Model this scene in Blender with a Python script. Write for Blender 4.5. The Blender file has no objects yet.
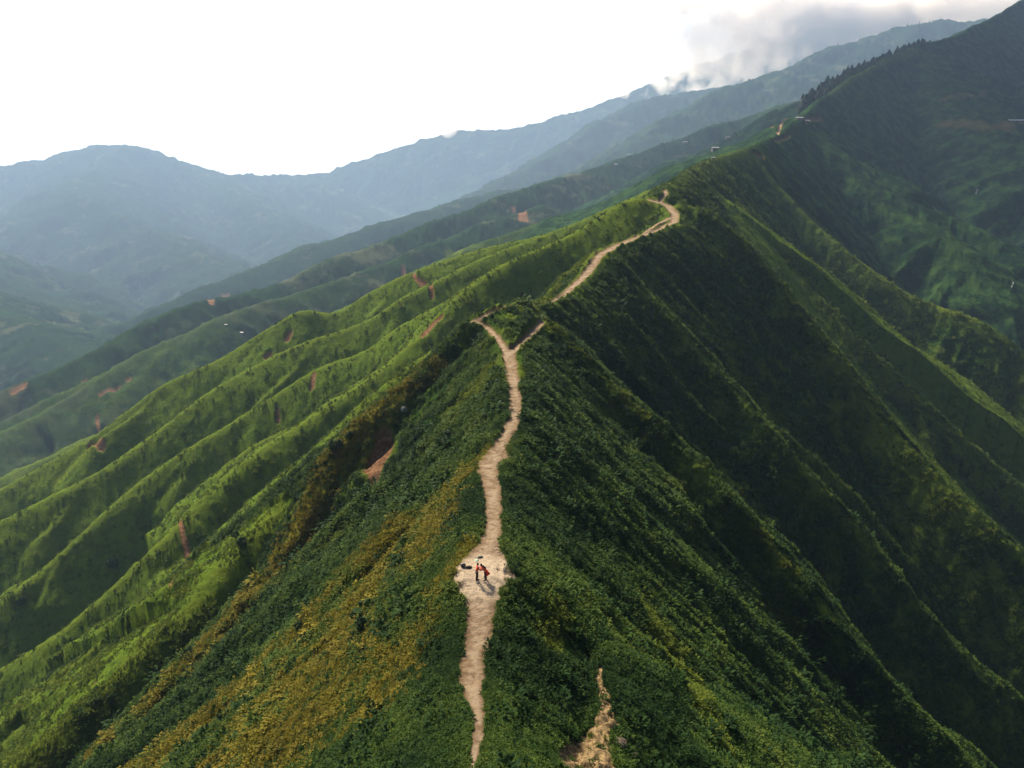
import bpy, bmesh, math, random
import numpy as np

Q = 1.0                      # terrain grid quality
VEG = 1.0                    # vegetation density
rng = np.random.default_rng(7)
random.seed(7)
R = math.radians
scene = bpy.context.scene
COL = scene.collection

# ------------------------------------------------------------------ camera
W, H, F = 1024, 768, 740.0
PITCH = R(19.0)
CP, SP = math.cos(PITCH), math.sin(PITCH)


def ray(u, v):
    a, b = (u - 512) / F, -(v - 384) / F
    return np.array([a, b * SP + CP, b * CP - SP])


def at(u, v, Y):
    d = ray(u, v)
    return d * (Y / d[1])


cam_d = bpy.data.cameras.new('camera')
cam_d.sensor_fit = 'HORIZONTAL'
cam_d.sensor_width = 36.0
cam_d.lens = 36.0 * F / W
cam_d.clip_start = 0.5
cam_d.clip_end = 60000
cam = bpy.data.objects.new('camera', cam_d)
cam.rotation_euler = (R(90) - PITCH, 0, 0)
COL.objects.link(cam)
scene.camera = cam

# ------------------------------------------------------------------ helpers


def tag(o, label=None, cat=None, group=None, kind=None):
    if label: o['label'] = label
    if cat: o['category'] = cat
    if group: o['group'] = group
    if kind: o['kind'] = kind
    return o


def link(o, parent=None):
    COL.objects.link(o)
    if parent is not None:
        o.parent = parent
    return o


def empty(name, loc, rz=0.0):
    o = bpy.data.objects.new(name, None)
    o.location = loc
    o.rotation_euler = (0, 0, rz)
    o.empty_display_size = 0.2
    return link(o)


def mesh_np(name, verts, quads, mat, smooth=True):
    verts = np.asarray(verts, np.float32)
    quads = np.asarray(quads, np.int32)
    me = bpy.data.meshes.new(name)
    n = quads.shape[1]
    me.vertices.add(len(verts))
    me.vertices.foreach_set('co', verts.ravel())
    me.loops.add(quads.size)
    me.loops.foreach_set('vertex_index', quads.ravel())
    me.polygons.add(len(quads))
    me.polygons.foreach_set('loop_start', np.arange(0, quads.size, n, dtype=np.int32))
    me.polygons.foreach_set('use_smooth', np.full(len(quads), smooth, dtype=bool))
    me.update(calc_edges=True)
    if mat: me.materials.append(mat)
    return me


def add_attr(me, name, data):
    a = me.attributes.new(name, 'FLOAT', 'POINT')
    a.data.foreach_set('value', np.asarray(data, np.float32).ravel())


# ------------------------------------------------------------------ noise
_p = np.random.default_rng(11).permutation(4096).astype(np.int64)
_g = np.random.default_rng(12).uniform(0, 2 * np.pi, 4096)
_gx, _gy = np.cos(_g).astype(np.float32), np.sin(_g).astype(np.float32)


def gnoise(x, y):
    xi, yi = np.floor(x).astype(np.int64), np.floor(y).astype(np.int64)
    xf, yf = (x - xi).astype(np.float32), (y - yi).astype(np.float32)
    u = xf * xf * xf * (xf * (xf * 6 - 15) + 10)
    v = yf * yf * yf * (yf * (yf * 6 - 15) + 10)

    def gr(ix, iy, fx, fy):
        h = _p[(_p[ix & 4095] + iy) & 4095]
        return _gx[h] * fx + _gy[h] * fy
    n00 = gr(xi, yi, xf, yf); n10 = gr(xi + 1, yi, xf - 1, yf)
    n01 = gr(xi, yi + 1, xf, yf - 1); n11 = gr(xi + 1, yi + 1, xf - 1, yf - 1)
    a = n00 + u * (n10 - n00); b = n01 + u * (n11 - n01)
    return 1.45 * (a + v * (b - a))


def fbm(x, y, oct=4, gain=0.5):
    s, a, t = 0.0, 1.0, 0.0
    for i in range(oct):
        s = s + a * gnoise(x + 17.3 * i, y - 9.1 * i)
        t += a; a *= gain; x = x * 2.03; y = y * 2.03
    return s / t


def sstep(a, b, x):
    t = np.clip((x - a) / (b - a), 0, 1)
    return t * t * (3 - 2 * t)


def catmull(P, n=5):
    P = np.asarray(P, float)
    if len(P) < 3:
        t = np.linspace(0, 1, n + 1)[:, None]
        return P[0] * (1 - t) + P[-1] * t
    Q_ = np.vstack([2 * P[0] - P[1], P, 2 * P[-1] - P[-2]])
    out = []
    for i in range(1, len(Q_) - 2):
        p0, p1, p2, p3 = Q_[i - 1:i + 3]
        for k in range(n):
            t = k / n
            out.append(0.5 * (2 * p1 + (p2 - p0) * t + (2 * p0 - 5 * p1 + 4 * p2 - p3) * t * t + (3 * p1 - p0 - 3 * p2 + p3) * t ** 3))
    out.append(P[-1])
    return np.array(out)


# ------------------------------------------------------------------ ridge lines
# every crest is a polyline in space: (u, v, forward distance) read off the view from the air
def far_y(Y):
    """the country beyond the near ridge stretches away"""
    t = min(max((Y - 500) / 2200, 0), 1)
    return Y * (1 + 0.9 * t * t * (3 - 2 * t))


def px(*pts):
    return np.array([at(p[0], p[1], far_y(p[2])) for p in pts])


SPINE = px((470, 900, 20), (472, 800, 28), (475, 720, 37), (476, 650, 46), (480, 585, 54), (484, 560, 57.5), (490, 500, 74), (497, 460, 87), (512, 420, 102),
           (514, 385, 118), (514, 345, 141), (513, 322, 155), (511, 306, 167), (530, 308, 180), (560, 297.5, 195), (585, 276, 217), (601, 254, 236), (618, 245, 250), (635, 238, 264),
           (655, 231, 278), (674, 222, 292), (675, 214, 304), (667, 205, 318), (665, 190, 336), (692, 172, 430), (716, 158, 530), (745, 149, 600), (772, 137, 720), (800, 118, 850), (830, 92, 960),
           (868, 68, 1090), (915, 48, 1220), (960, 33, 1330), (1000, 14, 1440), (1040, -12, 1560), (1120, -60, 1700), (1300, -110, 1900), (1700, -160, 2000))

RIDGES = [
    # name, points, slope to the left of travel, slope to the right, crest rounding, gully wavelength, gully strength
    ('spine', SPINE, 0.92, 1.02, 3.2, 13, 0.55),
    ('L1', px((496, 455, 89), (440, 505, 85), (400, 525, 81), (344, 585, 75), (273, 659, 70), (219, 710, 67), (148, 775, 63), (60, 860, 58)), 1.17, 0.85, 2.5, 9, 0.5),
    ('L2', px((509, 306, 166), (490, 312, 163), (472, 321, 160), (448, 344, 156), (424, 371, 152), (380, 409, 146), (336, 453, 138), (297, 538, 124), (250, 601, 113), (195, 659, 104), (117, 741, 93), (20, 840, 82)), 1.10, 0.85, 1.8, 11, 0.25),
    ('L3', px((336, 455, 139), (300, 492, 136), (273, 519, 133), (234, 558, 126), (195, 605, 118), (156, 640, 113), (98, 698, 104), (39, 749, 97), (-80, 850, 86)), 1.01, 0.72, 3.2, 11, 0.25),
    ('L4', px((652, 197, 325), (625, 203, 322), (575, 233, 316), (525, 255, 306), (491, 274, 297), (456, 301, 285), (394, 361, 270), (324, 410, 255), (251, 460, 236), (172, 535, 213), (78, 617, 202), (0, 672, 198), (-150, 775, 185)), 0.89, 0.72, 3.6, 14, 0.25),
    ('L4b', px((470, 330, 205), (430, 352, 204), (380, 392, 200), (350, 425, 195), (300, 470, 185), (250, 520, 175), (195, 570, 163), (120, 645, 150), (40, 715, 140), (-90, 830, 125)), 0.95, 0.72, 3.2, 12, 0.25),
    ('L5', px((470, 290, 305), (440, 305, 312), (394, 331, 318), (365, 352, 319), (312, 372, 318), (257, 408, 312), (230, 425, 306), (172, 460, 297), (117, 504, 284), (39, 574, 264), (0, 602, 255), (-140, 700, 235)), 0.89, 0.72, 3.2, 14, 0.25),
    ('L6', px((550, 234, 400), (500, 252, 395), (441, 279, 382), (400, 300, 372), (365, 322, 368), (289, 349, 362), (219, 387, 352), (160, 431, 338), (100, 472, 322), (0, 522, 302), (-140, 600, 280)), 0.84, 0.72, 3.6, 16, 0.25),
    ('L7', px((690, 173, 425), (625, 201, 440), (550, 233, 445), (490, 247, 445), (418, 270, 440), (371, 292, 438), (336, 313, 433), (300, 311, 430), (271, 327, 427), (219, 360, 420), (160, 387, 412), (100, 432, 400), (50, 462, 392), (0, 489, 384), (-140, 565, 365)), 0.84, 0.72, 3.6, 17, 0.25),
    ('R00', px((500, 440, 94), (540, 500, 88), (580, 560, 82), (640, 600, 80), (690, 650, 76), (740, 720, 71), (790, 775, 67), (860, 860, 60)), 1.03, 1.03, 4.2, 9, 0.5),
    ('B0', px((600, 650, 54), (602, 680, 49.2), (606, 705, 46.0), (600, 735, 42.3), (590, 768, 37.6), (580, 830, 33)), 0.9, 1.3, 1.4, 6, 0.5),
    ('R0', px((520, 316, 166), (545, 324, 164), (575, 350, 158), (610, 386, 152), (650, 422, 145), (720, 490, 134), (757, 531, 129), (820, 606, 118), (900, 700, 108), (1000, 800, 98)), 1.03, 1.03, 3.4, 11, 0.5),
    ('R0b', px((600, 262, 235), (640, 290, 228), (690, 345, 215), (760, 425, 195), (830, 500, 183), (900, 585, 168), (960, 650, 160), (1060, 740, 150)), 1.03, 1.03, 3.8, 13, 0.5),
    ('R1', px((683, 203, 315), (715, 218, 308), (750, 250, 298), (790, 300, 287), (850, 375, 262), (907, 448, 240), (950, 490, 227), (1000, 536, 216), (1100, 620, 200)), 1.03, 1.03, 4.2, 14, 0.5),
    ('R1b', px((700, 175, 450), (740, 205, 430), (790, 262, 395), (850, 330, 360), (920, 400, 335), (1000, 470, 315), (1100, 560, 290)), 0.98, 1.03, 4.2, 16, 0.5),
    ('R2', px((745, 150, 600), (766, 173, 580), (815, 225, 535), (865, 266, 500), (915, 299, 475), (973, 319, 455), (1024, 352, 435), (1150, 440, 400)), 0.98, 0.98, 4.2, 18, 0.5),
    ('R3', px((800, 120, 850), (840, 160, 800), (890, 205, 745), (950, 240, 690), (1024, 290, 640), (1150, 370, 590)), 0.4, 0.45, 9.2, 29.9, 0.8),
    ('R4', px((915, 50, 1220), (935, 85, 1120), (960, 115, 1040), (1000, 135, 980), (1060, 165, 900), (1200, 240, 800)), 0.4, 0.5, 16.1, 46, 0.8),
    ('R5', px((1040, 0, 1540), (1050, 60, 1350), (1080, 110, 1200), (1150, 170, 1050), (1300, 250, 900)), 0.42, 0.5, 16.1, 46, 0.8),
    # across the valley on the left
    ('T1', px((830, 92, 1500), (760, 112, 1600), (700, 132, 1550), (640, 152, 1500), (580, 172, 1400), (520, 190, 1320), (460, 214, 1240), (400, 236, 1170), (351, 253, 1120), (297, 277, 1060), (250, 292, 1010), (203, 302, 970), (156, 320, 930), (117, 339, 900), (59, 367, 865), (0, 390, 835), (-150, 455, 780)), 0.55, 0.55, 7.2, 54, 0.9),
    ('T2', px((540, 205, 1180), (480, 226, 1120), (420, 250, 1050), (370, 270, 990), (312, 288, 930), (250, 308, 880), (195, 331, 835), (137, 355, 800), (98, 378, 775), (40, 415, 745), (0, 433, 725), (-150, 505, 680)), 0.5, 0.55, 6, 48, 0.9),
    ('T3', px((560, 218, 900), (500, 238, 870), (440, 262, 830), (380, 292, 780), (320, 322, 740), (250, 355, 690), (180, 395, 650), (90, 440, 610), (0, 480, 580), (-150, 560, 540)), 0.5, 0.55, 6, 40.8, 0.9),
    # middle distance
    ('M0', px((560, 178, 2000), (500, 192, 1900), (450, 205, 1800), (400, 218, 1720), (336, 238, 1640), (273, 261, 1560), (203, 288, 1480), (129, 320, 1400), (60, 350, 1330), (-100, 420, 1200)), 0.5, 0.5, 21.6, 126, 0.9),
    ('M1', px((1200, -30, 2500), (1060, 5, 2550), (973, 22, 2600), (940, 20, 2600), (890, 31, 2560), (832, 50, 2450), (799, 66, 2350), (737, 83, 2250), (683, 112, 2150), (640, 138, 2080), (590, 165, 2020), (540, 185, 1950)), 0.45, 0.5, 25.2, 144, 0.9),
    ('M2', px((900, 66, 3350), (800, 74, 3200), (740, 85, 3050), (690, 91, 2920), (640, 102, 2780), (606, 119, 2680), (573, 140, 2580), (531, 166, 2450), (490, 189, 2330), (430, 215, 2200), (360, 245, 2050)), 0.5, 0.5, 28.8, 162, 0.9),
    # left mountain
    ('N0', px((-300, 150, 3100), (-120, 185, 3150), (0, 166, 3200), (40, 160, 3220), (80, 148, 3240), (122, 144, 3250), (160, 152, 3270), (200, 167, 3350), (240, 174, 3500), (300, 176, 3640)), 0.5, 0.45, 21.6, 198, 0.9),
    ('N1', px((125, 145, 3240), (100, 165, 2900), (74, 190, 2500), (110, 212, 2350), (156, 234, 2200), (190, 250, 2100), (222, 268, 2000), (260, 285, 1900)), 0.5, 0.5, 21.6, 162, 0.9),
    ('N2', px((-250, 190, 2000), (-100, 230, 1850), (0, 277, 1700), (62, 312, 1560), (109, 335, 1450), (150, 352, 1350)), 0.5, 0.5, 14.4, 108, 0.9),
    ('N3', px((-250, 230, 1500), (-100, 275, 1400), (0, 316, 1290), (40, 333, 1230), (76, 352, 1180), (120, 378, 1100)), 0.5, 0.5, 14.4, 90, 0.9),
    ('N4', px((200, 168, 3350), (230, 190, 3050), (262, 212, 2800), (290, 236, 2550), (310, 255, 2350)), 0.5, 0.5, 25.2, 162, 0.9),
    # cloud ridge beyond
    ('A0', px((180, 185, 4500), (240, 178, 4450), (320, 174, 4400), (340, 168, 4380), (400, 148, 4350), (430, 138, 4350), (462, 131, 4350), (520, 128, 4350), (560, 116, 4350), (590, 108, 4350), (640, 88, 4400), (695, 68, 4500), (740, 52, 4600), (790, 36, 4700), (835, 26, 4800), (880, 22, 4900), (960, 10, 5000), (1100, -10, 5100)), 0.55, 0.5, 32.4, 252, 0.9),
    ('A1', px((462, 131, 4350), (440, 160, 4100), (400, 190, 3900), (360, 215, 3720)), 0.5, 0.5, 25.2, 216, 0.9),
    ('A2', px((590, 108, 4350), (560, 135, 4150), (520, 160, 3950), (480, 180, 3750)), 0.5, 0.5, 25.2, 216, 0.9),
]
FLOOR = -1000.0
_DENSE = []
for nm, P, sl, sr, rad, lam, gs in RIDGES:
    _DENSE.append((nm, catmull(P, 4), sl, sr, rad, lam, gs, None))
# side spurs: every ridge throws off smaller ribs that run down its flanks
_g2 = np.random.default_rng(5)
for nm, C, sl, sr, rad, lam, gs, _ in list(_DENSE):
    seg = np.hypot(*(C[1:, :2] - C[:-1, :2]).T); acc = np.concatenate([[0], np.cumsum(seg)])
    step = lam * (3.3 if nm == 'spine' else 4.5 if nm[0] == 'L' else 2.8)
    t = step * _g2.uniform(.5, 1.2); side = 1
    while t < acc[-1] - step * .3:
        j = min(np.searchsorted(acc, t) - 1, len(C) - 2); f = (t - acc[j]) / max(seg[j], 1e-6)
        p = C[j] * (1 - f) + C[j + 1] * f
        tg = (C[j + 1] - C[j])[:2]; tg = tg / (np.linalg.norm(tg) + 1e-9); desc = 1 if C[j + 1][2] < C[j][2] else -1
        nrm = np.array([-tg[1], tg[0]]) * side
        w = _g2.uniform(.35, 1.1) if nm != 'spine' else _g2.uniform(0.1, .6)
        d = nrm + tg * w * desc; d /= np.linalg.norm(d)
        L = lam * _g2.uniform(1.0, 4.0) * (1.5 if nm == 'spine' else 1.0); flank = sl if side > 0 else sr
        drop = abs(C[j + 1][2] - C[j][2]) / max(seg[j], 1e-6)
        cs = flank * (_g2.uniform(.74, .88) if nm != 'spine' else _g2.uniform(.88, 1.0)) * max(0.5, float(nrm @ d)) + .5 * drop * abs(float(tg @ d))
        bend = _g2.normal(0, .25); pts = []
        for k in range(4):
            q = k / 3; an = bend * q; dd = np.array([d[0] * math.cos(an) - d[1] * math.sin(an), d[0] * math.sin(an) + d[1] * math.cos(an)])
            pts.append([*(p[:2] + dd * (L * q + rad * .3)), p[2] - rad * .25 - cs * L * q])
        ok = not (nm == 'spine' and p[1] < 52) and not (nm == 'L4' and abs(p[0] - 2) < 14)
        if ok: _DENSE.append((nm + 's', catmull(pts, 2), flank * 1.15, flank * 1.15, rad * .6, lam * .5, gs * .6, L * 1.9 + lam * 1.5))
        t += step * _g2.uniform(.45, 1.15); side = -side if _g2.random() < .75 else side


def seg_field(C, X, Y):
    """nearest point on a polyline: distance, crest height, arc length, signed side"""
    n = len(X)
    bd = np.full(n, 1e18, np.float32); bz = np.zeros(n, np.float32); bt = np.zeros(n, np.float32); bs = np.zeros(n, np.float32)
    acc = 0.0
    for a, b in zip(C[:-1], C[1:]):
        dx, dy = b[0] - a[0], b[1] - a[1]
        L2 = dx * dx + dy * dy + 1e-9
        L = math.sqrt(L2)
        px_, py_ = X - np.float32(a[0]), Y - np.float32(a[1])
        t = np.clip((px_ * np.float32(dx) + py_ * np.float32(dy)) / np.float32(L2), 0, 1)
        ex, ey = px_ - t * np.float32(dx), py_ - t * np.float32(dy)
        d2 = ex * ex + ey * ey
        m = d2 < bd
        bd = np.where(m, d2, bd)
        bz = np.where(m, a[2] + t * (b[2] - a[2]), bz)
        bt = np.where(m, acc + t * L, bt)
        bs = np.where(m, np.sign(dx * py_ - dy * px_), bs)
        acc += L
    return np.sqrt(bd), bz.astype(np.float32), bt.astype(np.float32), bs.astype(np.float32)


def terrain(X, Y):
    """heights plus (distance to the winning crest, index of the winner)"""
    X = X.astype(np.float32); Y = Y.astype(np.float32)
    n = len(X)
    r = np.sqrt(X * X + Y * Y)
    Z = np.full(n, FLOOR, np.float32) + 25 * fbm(X / 300, Y / 300, 3)
    best = np.full(n, -1e9, np.float32); bd = np.full(n, 1e3, np.float32); bi = np.full(n, -1, np.int32)
    dm = np.full(n, 1e3, np.float32)
    wx = fbm(X / 40, Y / 40, 3); wy = fbm(X / 40 + 31, Y / 40 + 7, 3)
    wfx = fbm(X / 260, Y / 260, 4); wfy = fbm(X / 260 + 11, Y / 260 - 5, 4)
    K = np.clip(0.012 * r, 0.8, 55).astype(np.float32)
    for i, (nm, C, sl, sr, rad, lam, gs, rc) in enumerate(_DENSE):
        lo = C.min(0); hi = C.max(0)
        reach = (hi[2] - FLOOR + 40) / min(sl, sr) * 1.15 if rc is None else rc
        m = (X > lo[0] - reach) & (X < hi[0] + reach) & (Y > lo[1] - reach) & (Y < hi[1] + reach)
        if not m.any(): continue
        ix = np.nonzero(m)[0]
        x, y = X[ix], Y[ix]
        # domain warp so that crests wander a little
        wa = min(lam * 0.10, 7.0)
        ww = 1.0 if lam < 25 else 0.0
        xw = x + wa * (wx[ix] * ww + wfx[ix] * (1 - ww) * 2.5)
        yw = y + wa * (wy[ix] * ww + wfy[ix] * (1 - ww) * 2.5)
        d, zc, t, sd = seg_field(C, xw, yw)
        s = np.where(sd > 0, sl, sr).astype(np.float32)
        prof = s * (np.sqrt(d * d + rad * rad) - rad)
        # rills running down the flank
        amp = np.minimum(d * 0.22, lam * 0.42) * gs
        q = t / lam + sd * 3.1 + i * 7.7
        n1 = 1 - np.abs(gnoise(q + 0.35 * wx[ix], d / (lam * 5) + i)) * 2
        n2 = 1 - np.abs(gnoise(q * 2.6 + 0.5 * wy[ix], d / (lam * 2.4) + 9 + i)) * 2
        z = zc - prof + amp * (0.75 * (n1 - 0.35) + 0.33 * (n2 - 0.35))
        if rc is None: dm[ix] = np.minimum(dm[ix], d)
        if rc is not None: z = z - 1.1 * np.maximum(0, d - .30 * rc) - 30 * sstep(.7 * rc, rc, d)
        k = K[ix] * (1.0 if rc is None else .7); zo = Z[ix]
        h = np.clip(0.5 + 0.5 * (z - zo) / k, 0, 1)
        Z[ix] = zo * (1 - h) + z * h + k * h * (1 - h) * 0.5
        w = z > best[ix]
        best[ix] = np.where(w, z, best[ix]); bd[ix] = np.where(w, d, bd[ix]); bi[ix] = np.where(w, i, bi[ix])
    calm = 0.2 + 0.8 * sstep(1, 12, dm)
    Z += calm * 0.5 * fbm(X / 6, Y / 6, 3) * sstep(700, 250, r) + calm * (2.2 * fbm(X / 26, Y / 26, 4) + 3.2 * fbm(X / 55, Y / 55, 2) * sstep(60, 200, r)) * sstep(30, 160, r) \
        + 9 * fbm(X / 120, Y / 120, 5) * sstep(500, 1400, r) + (60 * (np.abs(fbm(X / 520, Y / 520, 4)) - .2) + 26 * fbm(X / 170, Y / 170, 4)) * sstep(1400, 4000, r) * calm
    return Z, bd, bi


# ------------------------------------------------------------------ ground grid (polar round the viewpoint, fine near, coarse far)
YEND = far_y(3690.0)
nth = int(1240 * Q); nr = int(1750 * Q)
th = np.linspace(-R(52), R(52), nth)
s = np.linspace(0, 1, nr) ** 1.0
RMIN = 13.0
rmax = YEND / np.cos(th)
w_ = np.log(rmax / RMIN)
# spend two thirds of the rows on the first 600 m
kf = math.log(600 / RMIN)
TH = th[:, None]
S = s[None, :]
fr = 0.72
LR = np.where(S < fr, S / fr * kf, kf + (S - fr) / (1 - fr) * (w_[:, None] - kf))
RR = RMIN * np.exp(LR)
GX = (RR * np.sin(TH)).astype(np.float32); GY = (RR * np.cos(TH)).astype(np.float32)
GZ, GD, GI = terrain(GX.ravel(), GY.ravel())
GZ = GZ.reshape(GX.shape); GD = GD.reshape(GX.shape); GI = GI.reshape(GX.shape)


def grid_lookup(x, y, A):
    r = np.hypot(x, y); a = np.arctan2(x, y)
    i = np.clip((a + R(52)) / R(104) * (nth - 1), 0, nth - 1.001)
    wl = np.log(YEND / np.cos(np.clip(a, -R(52), R(52))) / RMIN)
    lr = np.log(np.maximum(r, RMIN) / RMIN)
    sv = np.where(lr < kf, lr / kf * fr, fr + (lr - kf) / np.maximum(wl - kf, 1e-3) * (1 - fr))
    j = np.clip(sv * (nr - 1), 0, nr - 1.001)
    i0 = i.astype(int); j0 = j.astype(int); fi = i - i0; fj = j - j0
    return (A[i0, j0] * (1 - fi) * (1 - fj) + A[i0 + 1, j0] * fi * (1 - fj) + A[i0, j0 + 1] * (1 - fi) * fj + A[i0 + 1, j0 + 1] * fi * fj)


def ground(x, y):
    return float(grid_lookup(np.array([x]), np.array([y]), GZ)[0])


def hit(u, v, lo=16.0, hi=7800.0):
    """where the line of sight through a photo point first meets the ground"""
    d = ray(u, v); d = d / d[1]
    Ys = np.exp(np.linspace(math.log(lo), math.log(hi), 2600))
    P = Ys[:, None] * d[None]
    g = grid_lookup(P[:, 0], P[:, 1], GZ)
    b = np.nonzero(P[:, 2] < g)[0]
    if len(b) == 0:
        return None
    k = b[0]
    if k > 0:
        e0 = P[k - 1, 2] - g[k - 1]; e1 = g[k] - P[k, 2]
        f = e0 / max(e0 + e1, 1e-6)
        p = P[k - 1] * (1 - f) + P[k] * f
    else:
        p = P[0]
    return np.array([p[0], p[1], ground(p[0], p[1])])

# ------------------------------------------------------------------ trodden paths, bare scars and grassy belts, as strokes on the ground
def stroke(pts):
    """photo points (u, v, width in pixels) -> ground polyline with half widths in metres"""
    out = []
    for q in pts:
        u, v, w = q[:3]
        p = hit(u, v) if len(q) == 3 else at(u, v, q[3])      # a fourth number: the known forward distance along the crest
        if p is None: continue
        depth = p[1] * CP - p[2] * SP
        out.append((p[0], p[1], p[2], 0.5 * w * depth / F))
    return np.array(out)


def stroke_field(strokes, X, Y):
    """distance to the nearest stroke in units of its half width, and the stroke height"""
    n = len(X)
    bd = np.full(n, 99.0, np.float32); bz = np.zeros(n, np.float32)
    for S_ in strokes:
        if len(S_) == 0: continue
        if len(S_) == 1: S_ = np.vstack([S_, S_ + [0.01, 0, 0, 0]])
        mx = S_[:, 3].max() * 3 + 3
        m = (X > S_[:, 0].min() - mx) & (X < S_[:, 0].max() + mx) & (Y > S_[:, 1].min() - mx) & (Y < S_[:, 1].max() + mx)
        ix = np.nonzero(m)[0]
        x, y = X[ix], Y[ix]
        for a, b in zip(S_[:-1], S_[1:]):
            dx, dy = b[0] - a[0], b[1] - a[1]
            L2 = dx * dx + dy * dy + 1e-9
            t = np.clip(((x - a[0]) * dx + (y - a[1]) * dy) / L2, 0, 1)
            d = np.hypot(x - a[0] - t * dx, y - a[1] - t * dy) / (a[3] + t * (b[3] - a[3]))
            mm = d < bd[ix]
            bd[ix] = np.where(mm, d, bd[ix]); bz[ix] = np.where(mm, a[2] + t * (b[2] - a[2]), bz[ix])
    return bd, bz


PATHS = [
    [(468, 810, 11), (472, 768, 9), (474, 752, 10), (478, 735, 13), (479, 713, 15), (474, 697, 18), (472, 678, 22), (473, 656, 23), (477, 637, 26), (481, 615, 27),
     (482, 598, 32), (481, 586, 43), (480, 575, 50), (483, 567, 50), (485, 557, 38), (490, 542, 22), (493, 530, 18), (494, 505, 16), (490, 483, 19), (488, 464, 22),
     (496, 456, 24), (500, 442, 16), (509, 430, 15), (515, 417, 13), (515, 399, 12), (513, 380, 12), (511, 366, 12), (508, 356, 13), (513, 350, 14)],
    [(496, 456, 14), (512, 456, 5)],
    [(507, 354, 8), (503, 346, 7), (497, 337, 6), (487, 327, 6), (477, 321, 7)],
    [(513, 350, 9), (519, 346, 8), (526, 339, 7), (535, 330, 7), (541, 323, 7)],
    [(472, 321, 4, 160), (482, 317, 5, 161.5), (492, 312, 6, 163), (502, 309, 7, 165), (511, 306, 10, 167), (520, 307, 7, 173)],
    [(530, 308, 2, 180), (548, 303, 3, 188), (560, 297.5, 7, 195), (585, 276, 9, 217), (601, 254, 10, 236), (618, 245, 8, 250), (635, 238, 7, 264), (655, 231, 6, 278), (674, 222, 8, 292),
     (675, 214, 8, 304), (667, 205, 8, 318), (656, 202, 6, 322), (642, 199, 4, 326)],
    [(640, 236, 3, 266), (650, 229, 4, 280), (658, 223, 4, 290), (670, 218, 6, 298)],
    [(660, 202, 4, 322), (666, 196, 5, 330), (665, 190, 4, 336)],
    [(786, 121, 2.5), (777, 135, 2.5)],
]
SCARS = [
    [(385, 441, 16), (379, 458, 28), (375, 479, 15)],
    [(289, 335, 11)], [(268, 355, 9)], [(424, 334, 8), (432, 324, 9), (441, 316, 6)],
    [(90, 445, 6), (102, 446, 8)], [(97, 417, 3), (88, 440, 5)], [(15, 391, 9), (22, 386, 11)], [(85, 381, 7)],
    [(513, 208, 4), (523, 219, 10)], [(211, 302, 6), (226, 297, 8)], [(403, 268, 4), (414, 276, 3), (424, 284, 6), (432, 296, 4)],
    [(753, 154, 4), (762, 157, 6)], [(772, 128, 3), (783, 121, 3)], [(774, 141, 3), (789, 136, 3)],
    [(805, 121, 5), (822, 119, 4)], [(130, 718, 8), (142, 704, 5)], [(88, 690, 4), (95, 683, 4)], [(100, 395, 3), (130, 380, 4)],
]
THIN = [
    [(180, 520, 3), (183, 534, 5), (187, 550, 5), (184, 564, 4)], [(173, 581, 5), (171, 586, 4)],
    [(277, 407, 3), (278, 421, 4)], [(314, 373, 4), (312, 387, 5)],
    [(88, 690, 4), (95, 683, 4)], [(97, 417, 3), (88, 440, 5)], [(403, 268, 4), (414, 276, 3), (424, 284, 6), (432, 296, 4)], [(786, 121, 3), (777, 135, 3)],
]
GULLY = [[(150, 700, 6), (120, 725, 8), (90, 755, 9)]]
DULL = [[(940, 125, 10), (960, 124, 18), (985, 126, 24), (1008, 124, 20)], [(940, 102, 6), (960, 96, 9), (984, 92, 6)]]
BLUFF = [[(600, 664, 7), (599, 680, 9), (605, 700, 20), (607, 718, 28), (598, 735, 40), (590, 752, 58), (588, 775, 74)],
         [(538, 680, 3), (560, 686, 3), (571, 692, 4), (572, 702, 4)], [(510, 578, 10), (500, 570, 8)]]
DRY = [
    [(490, 452, 18), (440, 505, 26), (400, 525, 26), (344, 590, 40), (273, 662, 60), (219, 712, 60), (148, 775, 70)],
    [(470, 545, 16), (452, 575, 22), (430, 600, 20)],
    [(436, 368, 12), (424, 374, 16), (380, 412, 18), (336, 456, 20), (297, 540, 30), (250, 603, 26), (195, 661, 28), (117, 743, 34)],
    [(380, 560, 50), (330, 640, 70), (260, 740, 90)], [(340, 690, 60), (290, 745, 70)], [(405, 640, 40), (380, 700, 40)], [(440, 505, 30), (420, 560, 30)],
]
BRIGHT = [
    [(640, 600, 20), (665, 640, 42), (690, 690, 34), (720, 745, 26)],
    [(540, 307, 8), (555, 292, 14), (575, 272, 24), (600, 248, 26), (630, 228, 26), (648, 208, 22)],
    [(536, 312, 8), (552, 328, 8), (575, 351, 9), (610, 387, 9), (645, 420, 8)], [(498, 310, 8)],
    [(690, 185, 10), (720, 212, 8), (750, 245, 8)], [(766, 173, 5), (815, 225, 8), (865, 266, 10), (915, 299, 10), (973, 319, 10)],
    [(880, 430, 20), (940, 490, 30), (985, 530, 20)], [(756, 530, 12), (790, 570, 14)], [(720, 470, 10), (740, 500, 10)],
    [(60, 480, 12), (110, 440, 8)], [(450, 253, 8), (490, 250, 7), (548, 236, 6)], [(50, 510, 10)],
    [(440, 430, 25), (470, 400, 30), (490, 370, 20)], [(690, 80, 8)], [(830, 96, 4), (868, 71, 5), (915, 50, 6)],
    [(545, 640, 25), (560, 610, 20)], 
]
XF, YF = GX.ravel(), GY.ravel()
SP_ = [stroke(s_) for s_ in PATHS]
SS_ = [stroke(s_) for s_ in SCARS]
SB_ = [stroke(s_) for s_ in BLUFF]
SD_ = [stroke(s_) for s_ in DRY]
SG_ = [stroke(s_) for s_ in BRIGHT]
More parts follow.
